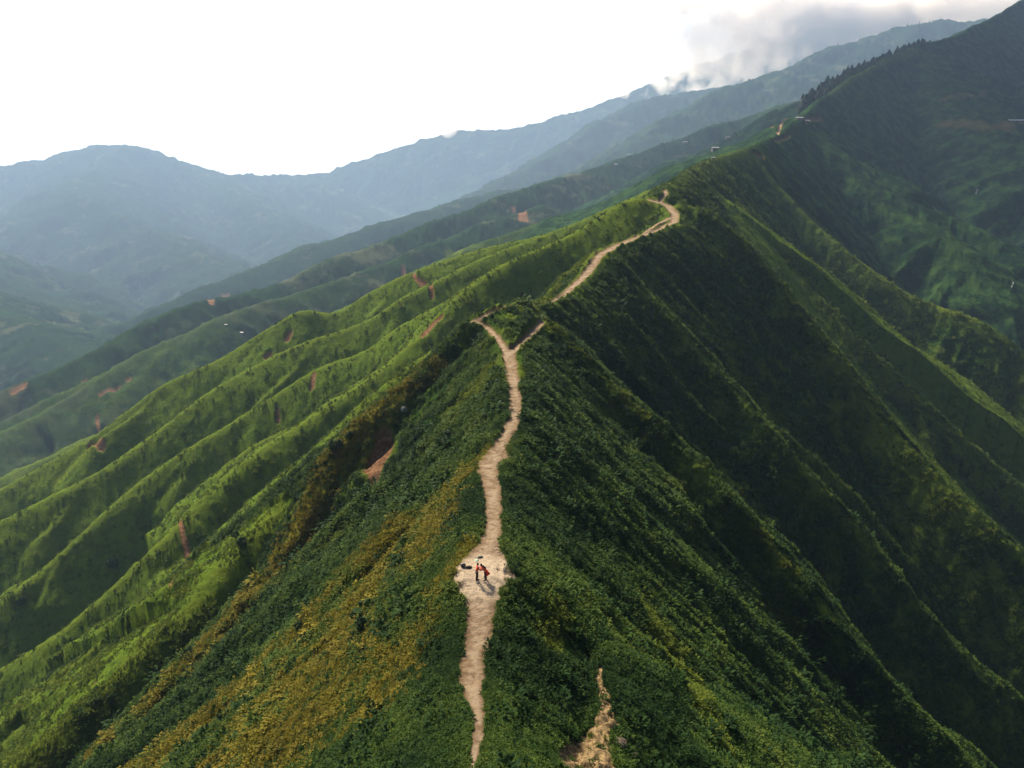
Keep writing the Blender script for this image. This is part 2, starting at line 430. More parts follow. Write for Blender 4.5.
edge = 0.55 * fbm(XF / 1.3, YF / 1.3, 3) + 0.35 * fbm(XF / 5, YF / 5, 2)
edge2 = 0.6 * fbm(XF / 3, YF / 3, 4) + 0.5 * fbm(XF / 12, YF / 12, 3)
dP, zP = stroke_field(SP_, XF, YF)
RF = np.hypot(XF, YF)
pe = edge * sstep(400, 60, RF)
M_path = sstep(1.25, 0.85, dP + 0.85 * pe)
M_core = sstep(1.0, 0.25, dP + 0.7 * edge)
_c = hit(483, 572)
M_clear = sstep(3.6, 1.6, np.hypot(XF - _c[0], (YF - _c[1]) * .8) + 1.0 * edge)
dS, _ = stroke_field(SS_, XF, YF)
M_scar = sstep(1.25, 0.75, dS + 0.7 * edge2)
dU, _ = stroke_field([stroke(s_) for s_ in DULL], XF, YF)
M_scar = np.maximum(M_scar, .26 * sstep(1.25, .6, dU + .8 * edge2))
dT, _ = stroke_field([stroke(s_) for s_ in THIN], XF, YF)
M_scar = np.maximum(M_scar, sstep(1.5, .8, dT + .25 * edge2))
dY, _ = stroke_field([stroke(s_) for s_ in GULLY], XF, YF)
M_gul = sstep(1.6, .3, dY + .3 * edge2)
dB, _ = stroke_field(SB_, XF, YF)
M_bluff = sstep(1.25, 0.75, dB + 0.8 * edge2)
dD, _ = stroke_field(SD_, XF, YF)
M_dry = 0.74 * sstep(2.6, 0.3, dD + 1.2 * edge2 + 0.5 * edge)
dG, _ = stroke_field(SG_, XF, YF)
M_bright = sstep(1.9, 0.3, dG + 0.7 * edge2)
# the path is trodden level and a little sunk, scars bite into the slope
ZF = GZ.ravel()
lv = sstep(2.0, 0.7, dP) * sstep(420, 300, RF)
ZF = ZF * (1 - lv) + (zP - 0.12) * lv
ZF = ZF - 0.55 * M_scar * np.clip(RF / 150, 0.8, 4) * (0.8 + 0.5 * fbm(XF / 4, YF / 4, 3))
ZF = ZF - 1.3 * M_gul
ZF = ZF + M_bluff * (0.5 * fbm(XF / 0.9, YF / 0.9, 4) - 0.2 + 0.45 * np.abs(fbm(XF / 2.2, YF / 2.2, 3)))
ZF = ZF + M_path * (0.05 * fbm(XF / 0.5, YF / 0.5, 3) + 0.14 * fbm(XF / 1.3, YF / 1.3, 3))
# shrubby roughness of the cover at middle distance
cover = 1 - np.maximum(np.maximum(M_path, M_scar), M_bluff)
# the spurs on the left carry grass, the near hill and the right flank scrub
_nm = [d_[0].rstrip('s') for d_ in _DENSE]
_isg = np.array([n_ in ('L3', 'L4', 'L4b', 'L5', 'L6', 'L7') for n_ in _nm] + [False])
M_grass = (_isg[GI.ravel()] * sstep(60, 140, RF) * sstep(-0.55, 0.15, edge2 + .25)).astype(np.float32)
_cg = cover * (1 - .65 * M_grass)
ZF = ZF + _cg * ((1.3 * np.abs(fbm(XF / 3.0, YF / 3.0, 3)) + 2.2 * np.abs(fbm(XF / 9, YF / 9, 3))) * sstep(70, 160, RF) * sstep(1500, 700, RF) + 5.0 * np.abs(fbm(XF / 16, YF / 16, 3)) * sstep(450, 1500, RF) * 1.3)
ZF = ZF + sstep(1800, 4200, RF) * (20 * np.abs(fbm(XF / 75, YF / 75, 4)) + 26 * fbm(XF / 210, YF / 210, 3))
GZ = ZF.reshape(GX.shape).astype(np.float32)
M_crest = np.exp(-(GD.ravel() / np.clip(RF * 0.022, 3, 40)) ** 2).astype(np.float32)
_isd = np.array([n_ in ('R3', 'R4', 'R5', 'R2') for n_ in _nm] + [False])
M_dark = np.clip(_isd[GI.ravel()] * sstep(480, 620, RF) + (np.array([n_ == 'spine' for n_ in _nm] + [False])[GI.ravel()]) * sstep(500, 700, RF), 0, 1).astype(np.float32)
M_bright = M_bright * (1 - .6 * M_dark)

# ------------------------------------------------------------------ materials
class NT:
    def __init__(s, name):
        s.m = bpy.data.materials.new(name); s.m.use_nodes = True
        s.t = s.m.node_tree; s.n = s.t.nodes
        s.bsdf = s.n['Principled BSDF']; s.out = s.n['Material Output']
        s.bsdf.inputs['Specular IOR Level'].default_value = 0.15

    def lk(s, a, b): s.t.links.new(a, b)

    def noise(s, scale, detail=4, rough=0.6, vec=None, dist=0.0):
        k = s.n.new('ShaderNodeTexNoise'); k.inputs['Scale'].default_value = scale
        k.inputs['Detail'].default_value = detail; k.inputs['Roughness'].default_value = rough; k.inputs['Distortion'].default_value = dist
        if vec is None: vec = s.co()
        s.lk(vec, k.inputs['Vector'])
        return k.outputs['Fac']

    def co(s):
        if not hasattr(s, '_co'):
            s._co = s.n.new('ShaderNodeTexCoord').outputs['Object']
        return s._co

    def ramp(s, fac, a, b, ca=0.0, cb=1.0):
        k = s.n.new('ShaderNodeMapRange'); k.clamp = True; k.interpolation_type = 'SMOOTHSTEP'
        k.inputs[1].default_value = a; k.inputs[2].default_value = b; k.inputs[3].default_value = ca; k.inputs[4].default_value = cb
        s.lk(fac, k.inputs[0]); return k.outputs[0]

    def mix(s, fac, a, b):
        k = s.n.new('ShaderNodeMix'); k.data_type = 'RGBA'
        if isinstance(fac, (int, float)): k.inputs[0].default_value = fac
        else: s.lk(fac, k.inputs[0])
        for i, c in ((6, a), (7, b)):
            if isinstance(c, tuple): k.inputs[i].default_value = (*c, 1)
            else: s.lk(c, k.inputs[i])
        return k.outputs[2]

    def math(s, op, a, b):
        k = s.n.new('ShaderNodeMath'); k.operation = op; k.use_clamp = op != 'POWER' and False
        for i, c in ((0, a), (1, b)):
            if isinstance(c, (int, float)): k.inputs[i].default_value = c
            else: s.lk(c, k.inputs[i])
        return k.outputs[0]

    def attr(s, name, typ='GEOMETRY'):
        k = s.n.new('ShaderNodeAttribute'); k.attribute_name = name; k.attribute_type = typ
        return k.outputs['Fac']

    def bump(s, h, strength, dist):
        k = s.n.new('ShaderNodeBump'); k.inputs['Strength'].default_value = strength; k.inputs['Distance'].default_value = dist
        s.lk(h, k.inputs['Height']); s.lk(k.outputs[0], s.bsdf.inputs['Normal'])

    def color(s, c, rough=0.9):
        if isinstance(c, tuple): s.bsdf.inputs['Base Color'].default_value = (*c, 1)
        else: s.lk(c, s.bsdf.inputs['Base Color'])
        s.bsdf.inputs['Roughness'].default_value = rough
        return s.m


def plain(name, c, rough=0.8, var=0.25, scale=6.0):
    k = NT(name)
    f = k.noise(scale, 4)
    return k.color(k.mix(f, tuple(x * (1 - var) for x in c), tuple(min(1, x * (1 + var)) for x in c)), rough)


SHRUB_D, SHRUB_M, GRASS = (.011, .030, .008), (.024, .054, .010), (.070, .095, .013)
DRYC, DRYO, BRT = (.185, .152, .017), (.140, .108, .016), (.085, .110, .014)

k = NT('hillside')
c = k.mix(k.ramp(k.noise(0.8, 6, 0.75), .42, .58), SHRUB_D, SHRUB_M)
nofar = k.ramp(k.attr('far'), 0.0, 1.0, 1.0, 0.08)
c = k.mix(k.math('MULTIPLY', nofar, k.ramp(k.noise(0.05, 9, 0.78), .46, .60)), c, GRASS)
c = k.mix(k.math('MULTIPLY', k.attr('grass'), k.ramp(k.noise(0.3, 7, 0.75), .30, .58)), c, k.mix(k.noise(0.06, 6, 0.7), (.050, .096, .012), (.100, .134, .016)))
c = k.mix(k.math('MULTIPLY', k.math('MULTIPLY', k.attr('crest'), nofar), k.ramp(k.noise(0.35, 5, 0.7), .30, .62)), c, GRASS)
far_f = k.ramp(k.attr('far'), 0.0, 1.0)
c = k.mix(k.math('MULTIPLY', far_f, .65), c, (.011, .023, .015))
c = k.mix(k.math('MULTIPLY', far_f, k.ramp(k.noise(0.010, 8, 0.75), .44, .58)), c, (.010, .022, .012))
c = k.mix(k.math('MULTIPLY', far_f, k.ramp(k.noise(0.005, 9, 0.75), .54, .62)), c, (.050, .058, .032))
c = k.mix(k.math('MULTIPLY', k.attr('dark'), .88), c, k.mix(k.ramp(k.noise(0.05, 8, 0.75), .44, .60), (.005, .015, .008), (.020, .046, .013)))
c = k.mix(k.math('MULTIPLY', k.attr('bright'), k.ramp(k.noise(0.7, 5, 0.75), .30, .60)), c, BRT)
dryc = k.mix(k.ramp(k.noise(0.25, 4, 0.7), .40, .62), DRYC, DRYO)
c = k.mix(k.math('MULTIPLY', k.attr('dry'), k.ramp(k.noise(0.6, 5, 0.75), .32, .58)), c, dryc)
scarc = k.mix(k.ramp(k.noise(0.9, 6, 0.7), .35, .65), (.095, .047, .024), (.215, .120, .068))
c = k.mix(k.attr('scar'), c, scarc)
bl = k.mix(k.ramp(k.noise(2.2, 6, 0.75), .38, .62), (.11, .075, .042), (.36, .255, .130))
c = k.mix(k.attr('bluff'), c, bl)
pc = k.mix(k.ramp(k.noise(1.0, 6, 0.7), .35, .65), (.118, .074, .042), (.205, .143, .092))
pc = k.mix(k.math('MULTIPLY', k.attr('core'), k.ramp(k.noise(0.7, 6, 0.78), .36, .58)), pc, (.295, .225, .155))
pc = k.mix(k.math('MULTIPLY', k.attr('clearing'), k.ramp(k.noise(0.9, 5, 0.7), .22, .48)), pc, (.42, .335, .245))
pc = k.mix(k.ramp(k.noise(5.0, 5, 0.75), .57, .70), pc, (.10, .058, .034))
pc = k.mix(k.ramp(k.noise(1.6, 6, 0.8, None, 1.2), .62, .70), pc, (.085, .048, .026))
c = k.mix(k.attr('path'), c, pc)
k.color(c, 1.0)
k.bsdf.inputs['Specular IOR Level'].default_value = 0.0
k.bump(k.noise(0.35, 9, 0.78), 1.0, 1.5)
MAT_HILL = k.m


def leaf_mat(name, ca, cb):
    k = NT(name)
    info = k.n.new('ShaderNodeObjectInfo').outputs['Random']
    tone = k.attr('tone', 'INSTANCER')
    c = k.mix(info, ca, cb)
    c = k.mix(k.ramp(tone, .15, .5), k.mix(info, (.008, .022, .007), (.020, .044, .010)), c)
    c = k.mix(k.ramp(tone, .6, 1.0, 0, .8), c, k.mix(info, (.050, .082, .014), (.085, .110, .018)))
    c = k.mix(k.math('MULTIPLY', k.attr('bright', 'INSTANCER'), k.ramp(info, .0, .5)), c, (.095, .120, .014))
    dr = k.mix(info, DRYC, DRYO)
    c = k.mix(k.math('MULTIPLY', k.attr('dry', 'INSTANCER'), .92), c, dr)
    k.color(c, 0.65)
    k.bsdf.inputs['Specular IOR Level'].default_value = 0.03
    tr = k.n.new('ShaderNodeBsdfTranslucent'); k.lk(c, tr.inputs['Color'])
    mx = k.n.new('ShaderNodeMixShader'); mx.inputs[0].default_value = 0.3
    k.lk(k.bsdf.outputs[0], mx.inputs[1]); k.lk(tr.outputs[0], mx.inputs[2]); k.lk(mx.outputs[0], k.out.inputs['Surface'])
    return k.m


MAT_LEAF = leaf_mat('shrub_leaf', (.015, .040, .008), (.050, .080, .014))
MAT_BLADE = leaf_mat('grass_blade', (.045, .075, .012), (.088, .112, .018))

# ------------------------------------------------------------------ ground mesh
idx = np.arange(nth * nr).reshape(nth, nr)
quads = np.stack([idx[:-1, :-1], idx[:-1, 1:], idx[1:, 1:], idx[1:, :-1]], -1).reshape(-1, 4)[:, ::-1]
V = np.stack([GX, GY, GZ], -1).reshape(-1, 3)
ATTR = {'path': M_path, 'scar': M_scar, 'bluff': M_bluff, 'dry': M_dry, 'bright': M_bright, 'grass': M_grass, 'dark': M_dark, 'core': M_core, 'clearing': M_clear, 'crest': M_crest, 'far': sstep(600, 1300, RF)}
on_path = (M_path[quads].max(1) > 0.02) & (RF[quads[:, 0]] < 420)


def sub_mesh(name, q, mat):
    used, inv = np.unique(q.ravel(), return_inverse=True)
    me = mesh_np(name, V[used], inv.reshape(-1, 4), mat)
    for a, b in ATTR.items(): add_attr(me, a, b[used])
    return me


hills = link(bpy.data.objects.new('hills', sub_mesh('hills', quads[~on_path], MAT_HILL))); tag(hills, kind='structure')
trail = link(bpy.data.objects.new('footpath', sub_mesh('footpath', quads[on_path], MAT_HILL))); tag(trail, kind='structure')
# far range, beyond the haze
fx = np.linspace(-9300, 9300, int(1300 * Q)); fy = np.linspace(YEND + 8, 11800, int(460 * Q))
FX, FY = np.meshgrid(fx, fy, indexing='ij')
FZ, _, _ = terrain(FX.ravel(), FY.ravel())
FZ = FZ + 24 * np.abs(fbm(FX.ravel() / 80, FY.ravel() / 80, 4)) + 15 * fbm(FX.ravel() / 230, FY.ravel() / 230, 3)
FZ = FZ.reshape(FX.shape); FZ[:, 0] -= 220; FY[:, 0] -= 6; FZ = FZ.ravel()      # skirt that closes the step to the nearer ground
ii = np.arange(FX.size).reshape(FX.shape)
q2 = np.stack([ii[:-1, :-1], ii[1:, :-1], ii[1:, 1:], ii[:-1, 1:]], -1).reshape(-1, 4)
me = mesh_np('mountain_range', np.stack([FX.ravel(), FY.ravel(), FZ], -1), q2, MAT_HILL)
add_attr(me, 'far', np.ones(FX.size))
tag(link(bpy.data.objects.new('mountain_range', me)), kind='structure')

# ------------------------------------------------------------------ plant cover: leaf clumps scattered over the slopes
PROTO = bpy.data.collections.new('plant_kinds')


def clump(name, n, mat, grass=False, seed=0, ls=1.0):
    g = np.random.default_rng(seed)
    vs, fs = [], []
    for i in range(n):
        a = g.uniform(0, 2 * np.pi)
        if grass:
            el = g.uniform(0.75, 1.45); L = g.uniform(0.55, 1.25); b = np.array([math.cos(a), math.sin(a), 0]) * g.uniform(0, 0.35)
            w = g.uniform(0.035, 0.075); droop = g.uniform(0.2, 0.7)
        else:
            el = math.asin(g.uniform(-0.05, 0.98)); rr = g.uniform(0.30, 0.62)
            b = np.array([math.cos(a) * math.cos(el), math.sin(a) * math.cos(el), math.sin(el) * g.uniform(.8, 1.25)]) * rr
            b[2] += 0.05
            L = g.uniform(0.22, 0.52) * ls; w = g.uniform(0.06, 0.12) * ls; droop = g.uniform(0.2, 0.8); el = el * 0.6 + g.uniform(-0.3, 0.6); a += g.normal(0, 0.6)
        d = np.array([math.cos(a) * math.cos(el), math.sin(a) * math.cos(el), math.sin(el)])
        sd_ = np.cross(d, [0, 0, 1.0]); sd_ /= np.linalg.norm(sd_) + 1e-6
        m_ = b + d * L * 0.5 + np.array([0, 0, 0.03]); t_ = b + d * L - np.array([0, 0, droop * L * 0.45])
        o = len(vs)
        vs += [b - sd_ * w * .5, b + sd_ * w * .5, m_ + sd_ * w, m_ - sd_ * w, t_ + sd_ * w * .15, t_ - sd_ * w * .15]
        fs += [(o, o + 1, o + 2, o + 3), (o + 3, o + 2, o + 4, o + 5)]
    me = mesh_np(name, np.array(vs), np.array(fs), mat, smooth=False)
    ob = bpy.data.objects.new(name, me); PROTO.objects.link(ob)
    return ob


for i in range(6): clump('a_leaf_clump_%d' % i, (46, 60, 44, 80, 52, 70)[i], MAT_LEAF, False, 20 + i, (1, .75, 1.1, .55, .9, .65)[i])
for i in range(3): clump('b_grass_tuft_%d' % i, 34, MAT_BLADE, True, 40 + i)

NV = int(1500000 * VEG)
dth = R(104) / (nth - 1)
ci = rng.integers(0, nth - 1, NV * 2)
rj = np.exp(rng.uniform(math.log(24), math.log(560), NV * 2))
a = -R(52) + (ci + rng.random(NV * 2)) * dth
dens = np.minimum(1.0, (rj / 60.0) ** 1.2) * (1 - 0.5 * sstep(130, 260, rj))
keep = rng.random(NV * 2) < dens
a, rj = a[keep][:NV], rj[keep][:NV]
x, y = rj * np.sin(a), rj * np.cos(a)
z = grid_lookup(x, y, GZ)
e = 0.02 * rj + 0.5
nx_ = -(grid_lookup(x + e, y, GZ) - grid_lookup(x - e, y, GZ)) / (2 * e)
ny_ = -(grid_lookup(x, y + e, GZ) - grid_lookup(x, y - e, GZ)) / (2 * e)
nl = np.sqrt(nx_ ** 2 + ny_ ** 2 + 1)
facing = -(nx_ * x + ny_ * y + z) / (nl * np.sqrt(x * x + y * y + z * z))
gp, gs_, gb, gd, gbr = (grid_lookup(x, y, A.reshape(GX.shape)) for A in (M_path, M_scar, M_bluff, M_dry, M_bright))
inview = np.abs(x) < 0.80 * (y * CP - z * SP) + 6
patch = fbm(x / 7, y / 7, 3)
patch2 = fbm(x / 17 + 40, y / 17, 3)
gd = gd * sstep(.50, .06, patch * .7 + patch2 * .6)
gsd = grid_lookup(x, y, np.minimum(dS, 5).reshape(GX.shape))
gdp = grid_lookup(x, y, np.minimum(dP, 5).reshape(GX.shape))
ok = (facing > -0.12) & ((patch + .5 * patch2 > -.52) | (rng.random(len(x)) < .35)) & (gp < 0.25 + .6 * rng.random(len(x)) ** 5) & (gsd > 1.5) & ((rj < 120) | (gdp > 2.2)) & ((rj < 130) | (patch + 0.35 * rng.normal(size=len(x)) > 0.12)) & (rng.random(len(x)) > 0.5 * grid_lookup(x, y, M_grass.reshape(GX.shape))) & (gs_ < 0.4) & (gb + 0.25 * rng.normal(size=len(x)) < 0.45) & inview
x, y, z, rj, gd, gbr, patch, nx_, ny_, gp, patch2 = (A[ok] for A in (x, y, z, rj, gd, gbr, patch, nx_, ny_, gp, patch2))
n = len(x)
gr_ = grid_lookup(x, y, M_crest.reshape(GX.shape))
ggr = grid_lookup(x, y, M_grass.reshape(GX.shape))
pg = 0.16 + 0.35 * sstep(.1, .5, -patch2) + 0.65 * np.maximum(np.maximum(gd, gbr), ggr) + 0.25 * gr_
kind = np.where(rng.random(n) < pg, 6 + rng.integers(0, 3, n), rng.integers(0, 6, n)).astype(np.int32)
size = np.clip(0.0031 * rj + 0.11, 0.19, 1.0) * np.exp(rng.normal(0, 0.50, n)) * (1 + 1.0 * np.clip(patch, -.6, 1)) * (1 - .35 * ggr) * np.where(kind >= 6, 0.72, 1.2)
gpn = grid_lookup(x, y, sstep(3.2, 1.0, dP).reshape(GX.shape))
size = np.minimum(size * (1 - 0.45 * gpn), np.where(rj < 130, 0.011 * rj + 0.15, 0.0045 * rj + .35)) * np.where(gp > .25, .5, 1)
big = (rng.random(n) < .012) & (gp < .05) & (rj < 220) & (kind < 6)
size = np.where(big, size * rng.uniform(1.6, 2.6, n), size)
tone = np.clip(.5 + 1.1 * patch2 + .55 * patch + rng.normal(0, .12, n) - .5 * big, 0, 1)
rot = np.stack([rng.normal(0, .18, n) - ny_ * 0.35, rng.normal(0, .18, n) + nx_ * 0.35, rng.uniform(0, 6.28, n)], -1)
me = bpy.data.meshes.new('plant_cover'); me.vertices.add(n)
me.vertices.foreach_set('co', np.stack([x, y, z - 0.08 * size], -1).astype(np.float32).ravel())
add_attr(me, 'scl', size); add_attr(me, 'tone', tone); add_attr(me, 'dry', (gd * 1.15 > rng.random(n)) * rng.uniform(.6, 1, n)); add_attr(me, 'bright', (np.maximum(gbr * 1.1, .6 * ggr) > rng.random(n)) * rng.uniform(.6, 1, n))
at_ = me.attributes.new('kind', 'INT', 'POINT'); at_.data.foreach_set('value', kind)
at_ = me.attributes.new('rot', 'FLOAT_VECTOR', 'POINT'); at_.data.foreach_set('vector', rot.astype(np.float32).ravel())
pcv = link(bpy.data.objects.new('ground_cover', me)); tag(pcv, 'dense green shrubs and grass covering the ridge slopes', 'vegetation', kind='stuff')
gn = bpy.data.node_groups.new('cover', 'GeometryNodeTree')
gn.interface.new_socket('Geometry', in_out='INPUT', socket_type='NodeSocketGeometry')
gn.interface.new_socket('Geometry', in_out='OUTPUT', socket_type='NodeSocketGeometry')
N = gn.nodes
gi, go = N.new('NodeGroupInput'), N.new('NodeGroupOutput')
iop = N.new('GeometryNodeInstanceOnPoints'); cinf = N.new('GeometryNodeCollectionInfo')
cinf.inputs['Collection'].default_value = PROTO; cinf.inputs['Separate Children'].default_value = True; cinf.inputs['Reset Children'].default_value = True


def named(nm, typ):
    k_ = N.new('GeometryNodeInputNamedAttribute'); k_.data_type = typ; k_.inputs['Name'].default_value = nm
    return k_.outputs['Attribute']


e2r = N.new('FunctionNodeEulerToRotation')
gn.links.new(gi.outputs[0], iop.inputs['Points']); gn.links.new(cinf.outputs[0], iop.inputs['Instance'])
iop.inputs['Pick Instance'].default_value = True
gn.links.new(named('kind', 'INT'), iop.inputs['Instance Index'])
gn.links.new(named('rot', 'FLOAT_VECTOR'), e2r.inputs[0]); gn.links.new(e2r.outputs[0], iop.inputs['Rotation'])
gn.links.new(named('scl', 'FLOAT'), iop.inputs['Scale'])
gn.links.new(iop.outputs[0], go.inputs[0])
md = pcv.modifiers.new('cover', 'NODES'); md.node_group = gn
print('plants', n)

# ------------------------------------------------------------------ things standing on the ridge


def from_bm(name, bm, mat, parent=None, smooth=False):
    me = bpy.data.meshes.new(name); bm.to_mesh(me); bm.free()
    if smooth:
        me.polygons.foreach_set('use_smooth', np.full(len(me.polygons), True))
    me.materials.append(mat)
    return link(bpy.data.objects.new(name, me), parent)


def skin(name, nodes, edges, mat, parent=None, root=0, sub=2):
    """a continuous body grown from a jointed skeleton; nodes: (x, y, z, radius or (rx, ry))"""
    me = bpy.data.meshes.new(name)
    me.from_pydata([n_[:3] for n_ in nodes], edges, [])
    o = bpy.data.objects.new(name, me); COL.objects.link(o)
    o.modifiers.new('skin', 'SKIN')
    if not me.skin_vertices: me.skin_vertices.new()
    for i, n_ in enumerate(nodes):
        r_ = n_[3]
        me.skin_vertices[0].data[i].radius = (r_, r_) if isinstance(r_, (int, float)) else r_
        me.skin_vertices[0].data[i].use_root = (i == root)
    md_ = o.modifiers.new('sub', 'SUBSURF'); md_.levels = sub; md_.render_levels = sub
    dg = bpy.context.evaluated_depsgraph_get()
    me2 = bpy.data.meshes.new_from_object(o.evaluated_get(dg)); me2.name = name
    o.modifiers.clear(); o.data = me2; bpy.data.meshes.remove(me)
    me2.polygons.foreach_set('use_smooth', np.full(len(me2.polygons), True))
    me2.materials.clear(); me2.materials.append(mat)
    if parent is not None: o.parent = parent
    return o


def blob(name, parts, mat, parent=None, seed=0, bump_=0.12, sub=2):
    """soft lumpy volume: ellipsoids (cx, cy, cz, rx, ry, rz), roughened"""
    bm = bmesh.new(); g = np.random.default_rng(seed)
    for (cx, cy_, cz, rx, ry, rz) in parts:
        ret = bmesh.ops.create_icosphere(bm, subdivisions=sub, radius=1)
        for v in ret['verts']:
            k_ = 1 + bump_ * g.normal()
            v.co = (cx + v.co.x * rx * k_, cy_ + v.co.y * ry * k_, cz + v.co.z * rz * k_)
    return from_bm(name, bm, mat, parent, True)


M_SKIN = plain('skin', (.46, .28, .19), .6, .08)
M_HAIR = plain('dark_hair', (.012, .009, .008), .5, .2)
M_JACKET = plain('orange_jacket', (.62, .085, .030), .7, .12)
M_COAT = plain('coral_coat', (.60, .075, .035), .7, .12)
M_BLACK = plain('black_cloth', (.010, .010, .012), .8, .2)
M_DARKGREY = plain('dark_grey_cloth', (.035, .032, .034), .8, .2)
M_WHITE = plain('white_cloth', (.78, .74, .72), .8, .05)
M_OLIVE = plain('grey_green_cloth', (.085, .095, .070), .8, .25)
M_TEAL = plain('pale_teal_cloth', (.20, .30, .25), .8, .1)


def hand_nodes(nodes, edges, wrist, d, side):
    """palm, four fingers and a thumb from the wrist node along d"""
    d = np.array(d, float); d /= np.linalg.norm(d)
    s_ = np.array(side, float); s_ -= d * d.dot(s_); s_ /= np.linalg.norm(s_)
    up = np.cross(s_, d)
    w0 = np.array(nodes[wrist][:3])
    nodes.append((*(w0 + d * .06), (.035, .016))); p = len(nodes) - 1; edges.append((wrist, p))
    for k_, L in enumerate((.070, .080, .075, .058)):
        b = w0 + d * .095 + s_ * (.030 - .020 * k_)
        nodes.append((*b, .010)); edges.append((p, len(nodes) - 1))
        nodes.append((*(b + d * L * .55 - up * .012), .0085)); edges.append((len(nodes) - 2, len(nodes) - 1))
        nodes.append((*(b + d * L * .85 - up * .040), .0075)); edges.append((len(nodes) - 2, len(nodes) - 1))
    b = w0 + d * .035 + s_ * .038
    nodes.append((*b, .011)); edges.append((p, len(nodes) - 1))
    nodes.append((*(b + d * .045 + s_ * .022 - up * .015), .009)); edges.append((len(nodes) - 2, len(nodes) - 1))


def person(name, loc, rz, lean, label, upper_mat, lower_mat, long_hair, coat, group):
    """faces local +x; lean moves the head forward"""
    root = empty(name, loc, rz)
    tag(root, label, 'person', group)
    hz, nz = .90, 1.47 - .10 * lean
    hip = np.array([0, 0, hz]); chest = np.array([.16 * lean + .02, 0, 1.26 - .03 * lean]); neck = np.array([.33 * lean + .03, 0, nz])
    head = neck + np.array([.04 + .03 * lean, 0, .13])
    N_ = [(*hip, (.125, .105)), (*((hip + chest) / 2), (.12, .095)), (*chest, (.15, .11)), (*neck, .052), (*(head - [.005, 0, .03]), .072), (*(head + [.0, 0, .055]), .086), (*(head + [0, 0, .11]), .055),
          (*(head + [.092, 0, .01]), .014)]
    E_ = [(0, 1), (1, 2), (2, 3), (3, 4), (4, 5), (5, 6), (4, 7)]
    for sgn in (-1, 1):
        o = len(N_)
        st = .05 * sgn
        N_ += [(.0, .095 * sgn, hz - .06, .092), (.02 + st, .10 * sgn, .50, .060), (st - .02, .105 * sgn, .10, .040), (st - .03, .105 * sgn, .045, .038), (st + .10, .115 * sgn, .03, .032), (st + .17, .118 * sgn, .025, .022)]
        E_ += [(0, o), (o, o + 1), (o + 1, o + 2), (o + 2, o + 3), (o + 3, o + 4), (o + 4, o + 5)]
        o = len(N_)
        sh = neck + np.array([-.02, .17 * sgn, -.07]); el = sh + np.array([.17, .03 * sgn, -.19]); wr = np.array([.335, .065 * sgn, 1.20])
        N_ += [(*sh, .055), (*el, .040), (*wr, .027)]
        E_ += [(2, o), (o, o + 1), (o + 1, o + 2)]
        hand_nodes(N_, E_, o + 2, (.9, -.25 * sgn, .3), (0, -sgn * .2, 1))
    skin('body', N_, E_, M_SKIN, root, 0, 2)
    # hair
    hp = [(head[0] - .02, 0, head[2] + .075, .098, .092, .085), (head[0] - .055, 0, head[2] + .02, .07, .085, .10)]
    if long_hair:
        for k_ in range(5):
            f_ = k_ / 4
            q_ = (1 - f_) * (neck + [-.10, 0, .06]) + f_ * (chest + [-.18, 0, -.02]); hp.append((q_[0], 0, q_[2], .05, .10 - .02 * f_, .08))
    blob('hair', hp, M_HAIR, root, 3, .05)
    for sgn in (-1, 1):
        blob('eye', [(head[0] + .078, .032 * sgn, head[2] + .04, .010, .013, .010)], M_BLACK, root, 1, 0, 1)
    # jacket or coat over torso and arms
    T_ = [(*(hip + [0, 0, -.02]), (.155, .13)), (*((hip + chest) / 2), (.148, .12)), (*(chest + [0, 0, .02]), (.172, .128)), (*(neck + [-.01, 0, -.045]), .085)]
    TE = [(0, 1), (1, 2), (2, 3)]
    for sgn in (-1, 1):
        o = len(T_)
        sh = neck + np.array([-.02, .175 * sgn, -.075]); el = sh + np.array([.17, .03 * sgn, -.19]); wr = np.array([.315, .07 * sgn, 1.20])
        T_ += [(*sh, .072), (*el, .058), (*wr, .044)]
        TE += [(2, o), (o, o + 1), (o + 1, o + 2)]
    jk = skin('coat' if coat else 'jacket', T_, TE, upper_mat, root, 0, 2)
    if coat:   # flared skirt of the coat, blown back
        bm = bmesh.new(); rings = []
        for k_ in range(7):
            f_ = k_ / 6; z_ = hz + .10 - .42 * f_; ring = []
            for j_ in range(20):
                an = 2 * math.pi * j_ / 20
                rx, ry = .15 + .10 * f_, .13 + .11 * f_
                fl = 1 + .10 * f_ * math.sin(5 * an)
                ring.append(bm.verts.new((rx * fl * math.cos(an) - .13 * f_ - .01, ry * fl * math.sin(an), z_ + .10 * f_ * max(0, -math.cos(an)))))
            rings.append(ring)
        for a_, b_ in zip(rings[:-1], rings[1:]):
            for j_ in range(20): bm.faces.new((a_[j_], a_[(j_ + 1) % 20], b_[(j_ + 1) % 20], b_[j_]))
        bmesh.ops.solidify(bm, geom=bm.faces[:], thickness=.012)
        from_bm('coat_skirt', bm, upper_mat, root, True)
    else:
        blob('shirt', [(chest[0] + .125, 0, chest[2] - .03, .05, .085, .17), (chest[0] + .13, 0, chest[2] + .10, .04, .07, .08)], M_WHITE, root, 5, .02)
    # trousers
    P_ = [(*(hip + [0, 0, -.01]), (.138, .115))]; PE = []
    for sgn in (-1, 1):
        o = len(P_); st = .05 * sgn
        P_ += [(.0, .095 * sgn, hz - .08, .104), (.02 + st, .10 * sgn, .50, .074), (st - .02, .105 * sgn, .09, .056)]
        PE += [(0, o), (o, o + 1), (o + 1, o + 2)]
    skin('trousers', P_, PE, lower_mat, root, 0, 2)
    for sgn in (-1, 1):
        st = .05 * sgn
        blob('shoe', [(st - .01, .108 * sgn, .05, .085, .05, .052), (st + .09, .115 * sgn, .035, .10, .048, .038)], M_BLACK, root, 2, .01)
    return root


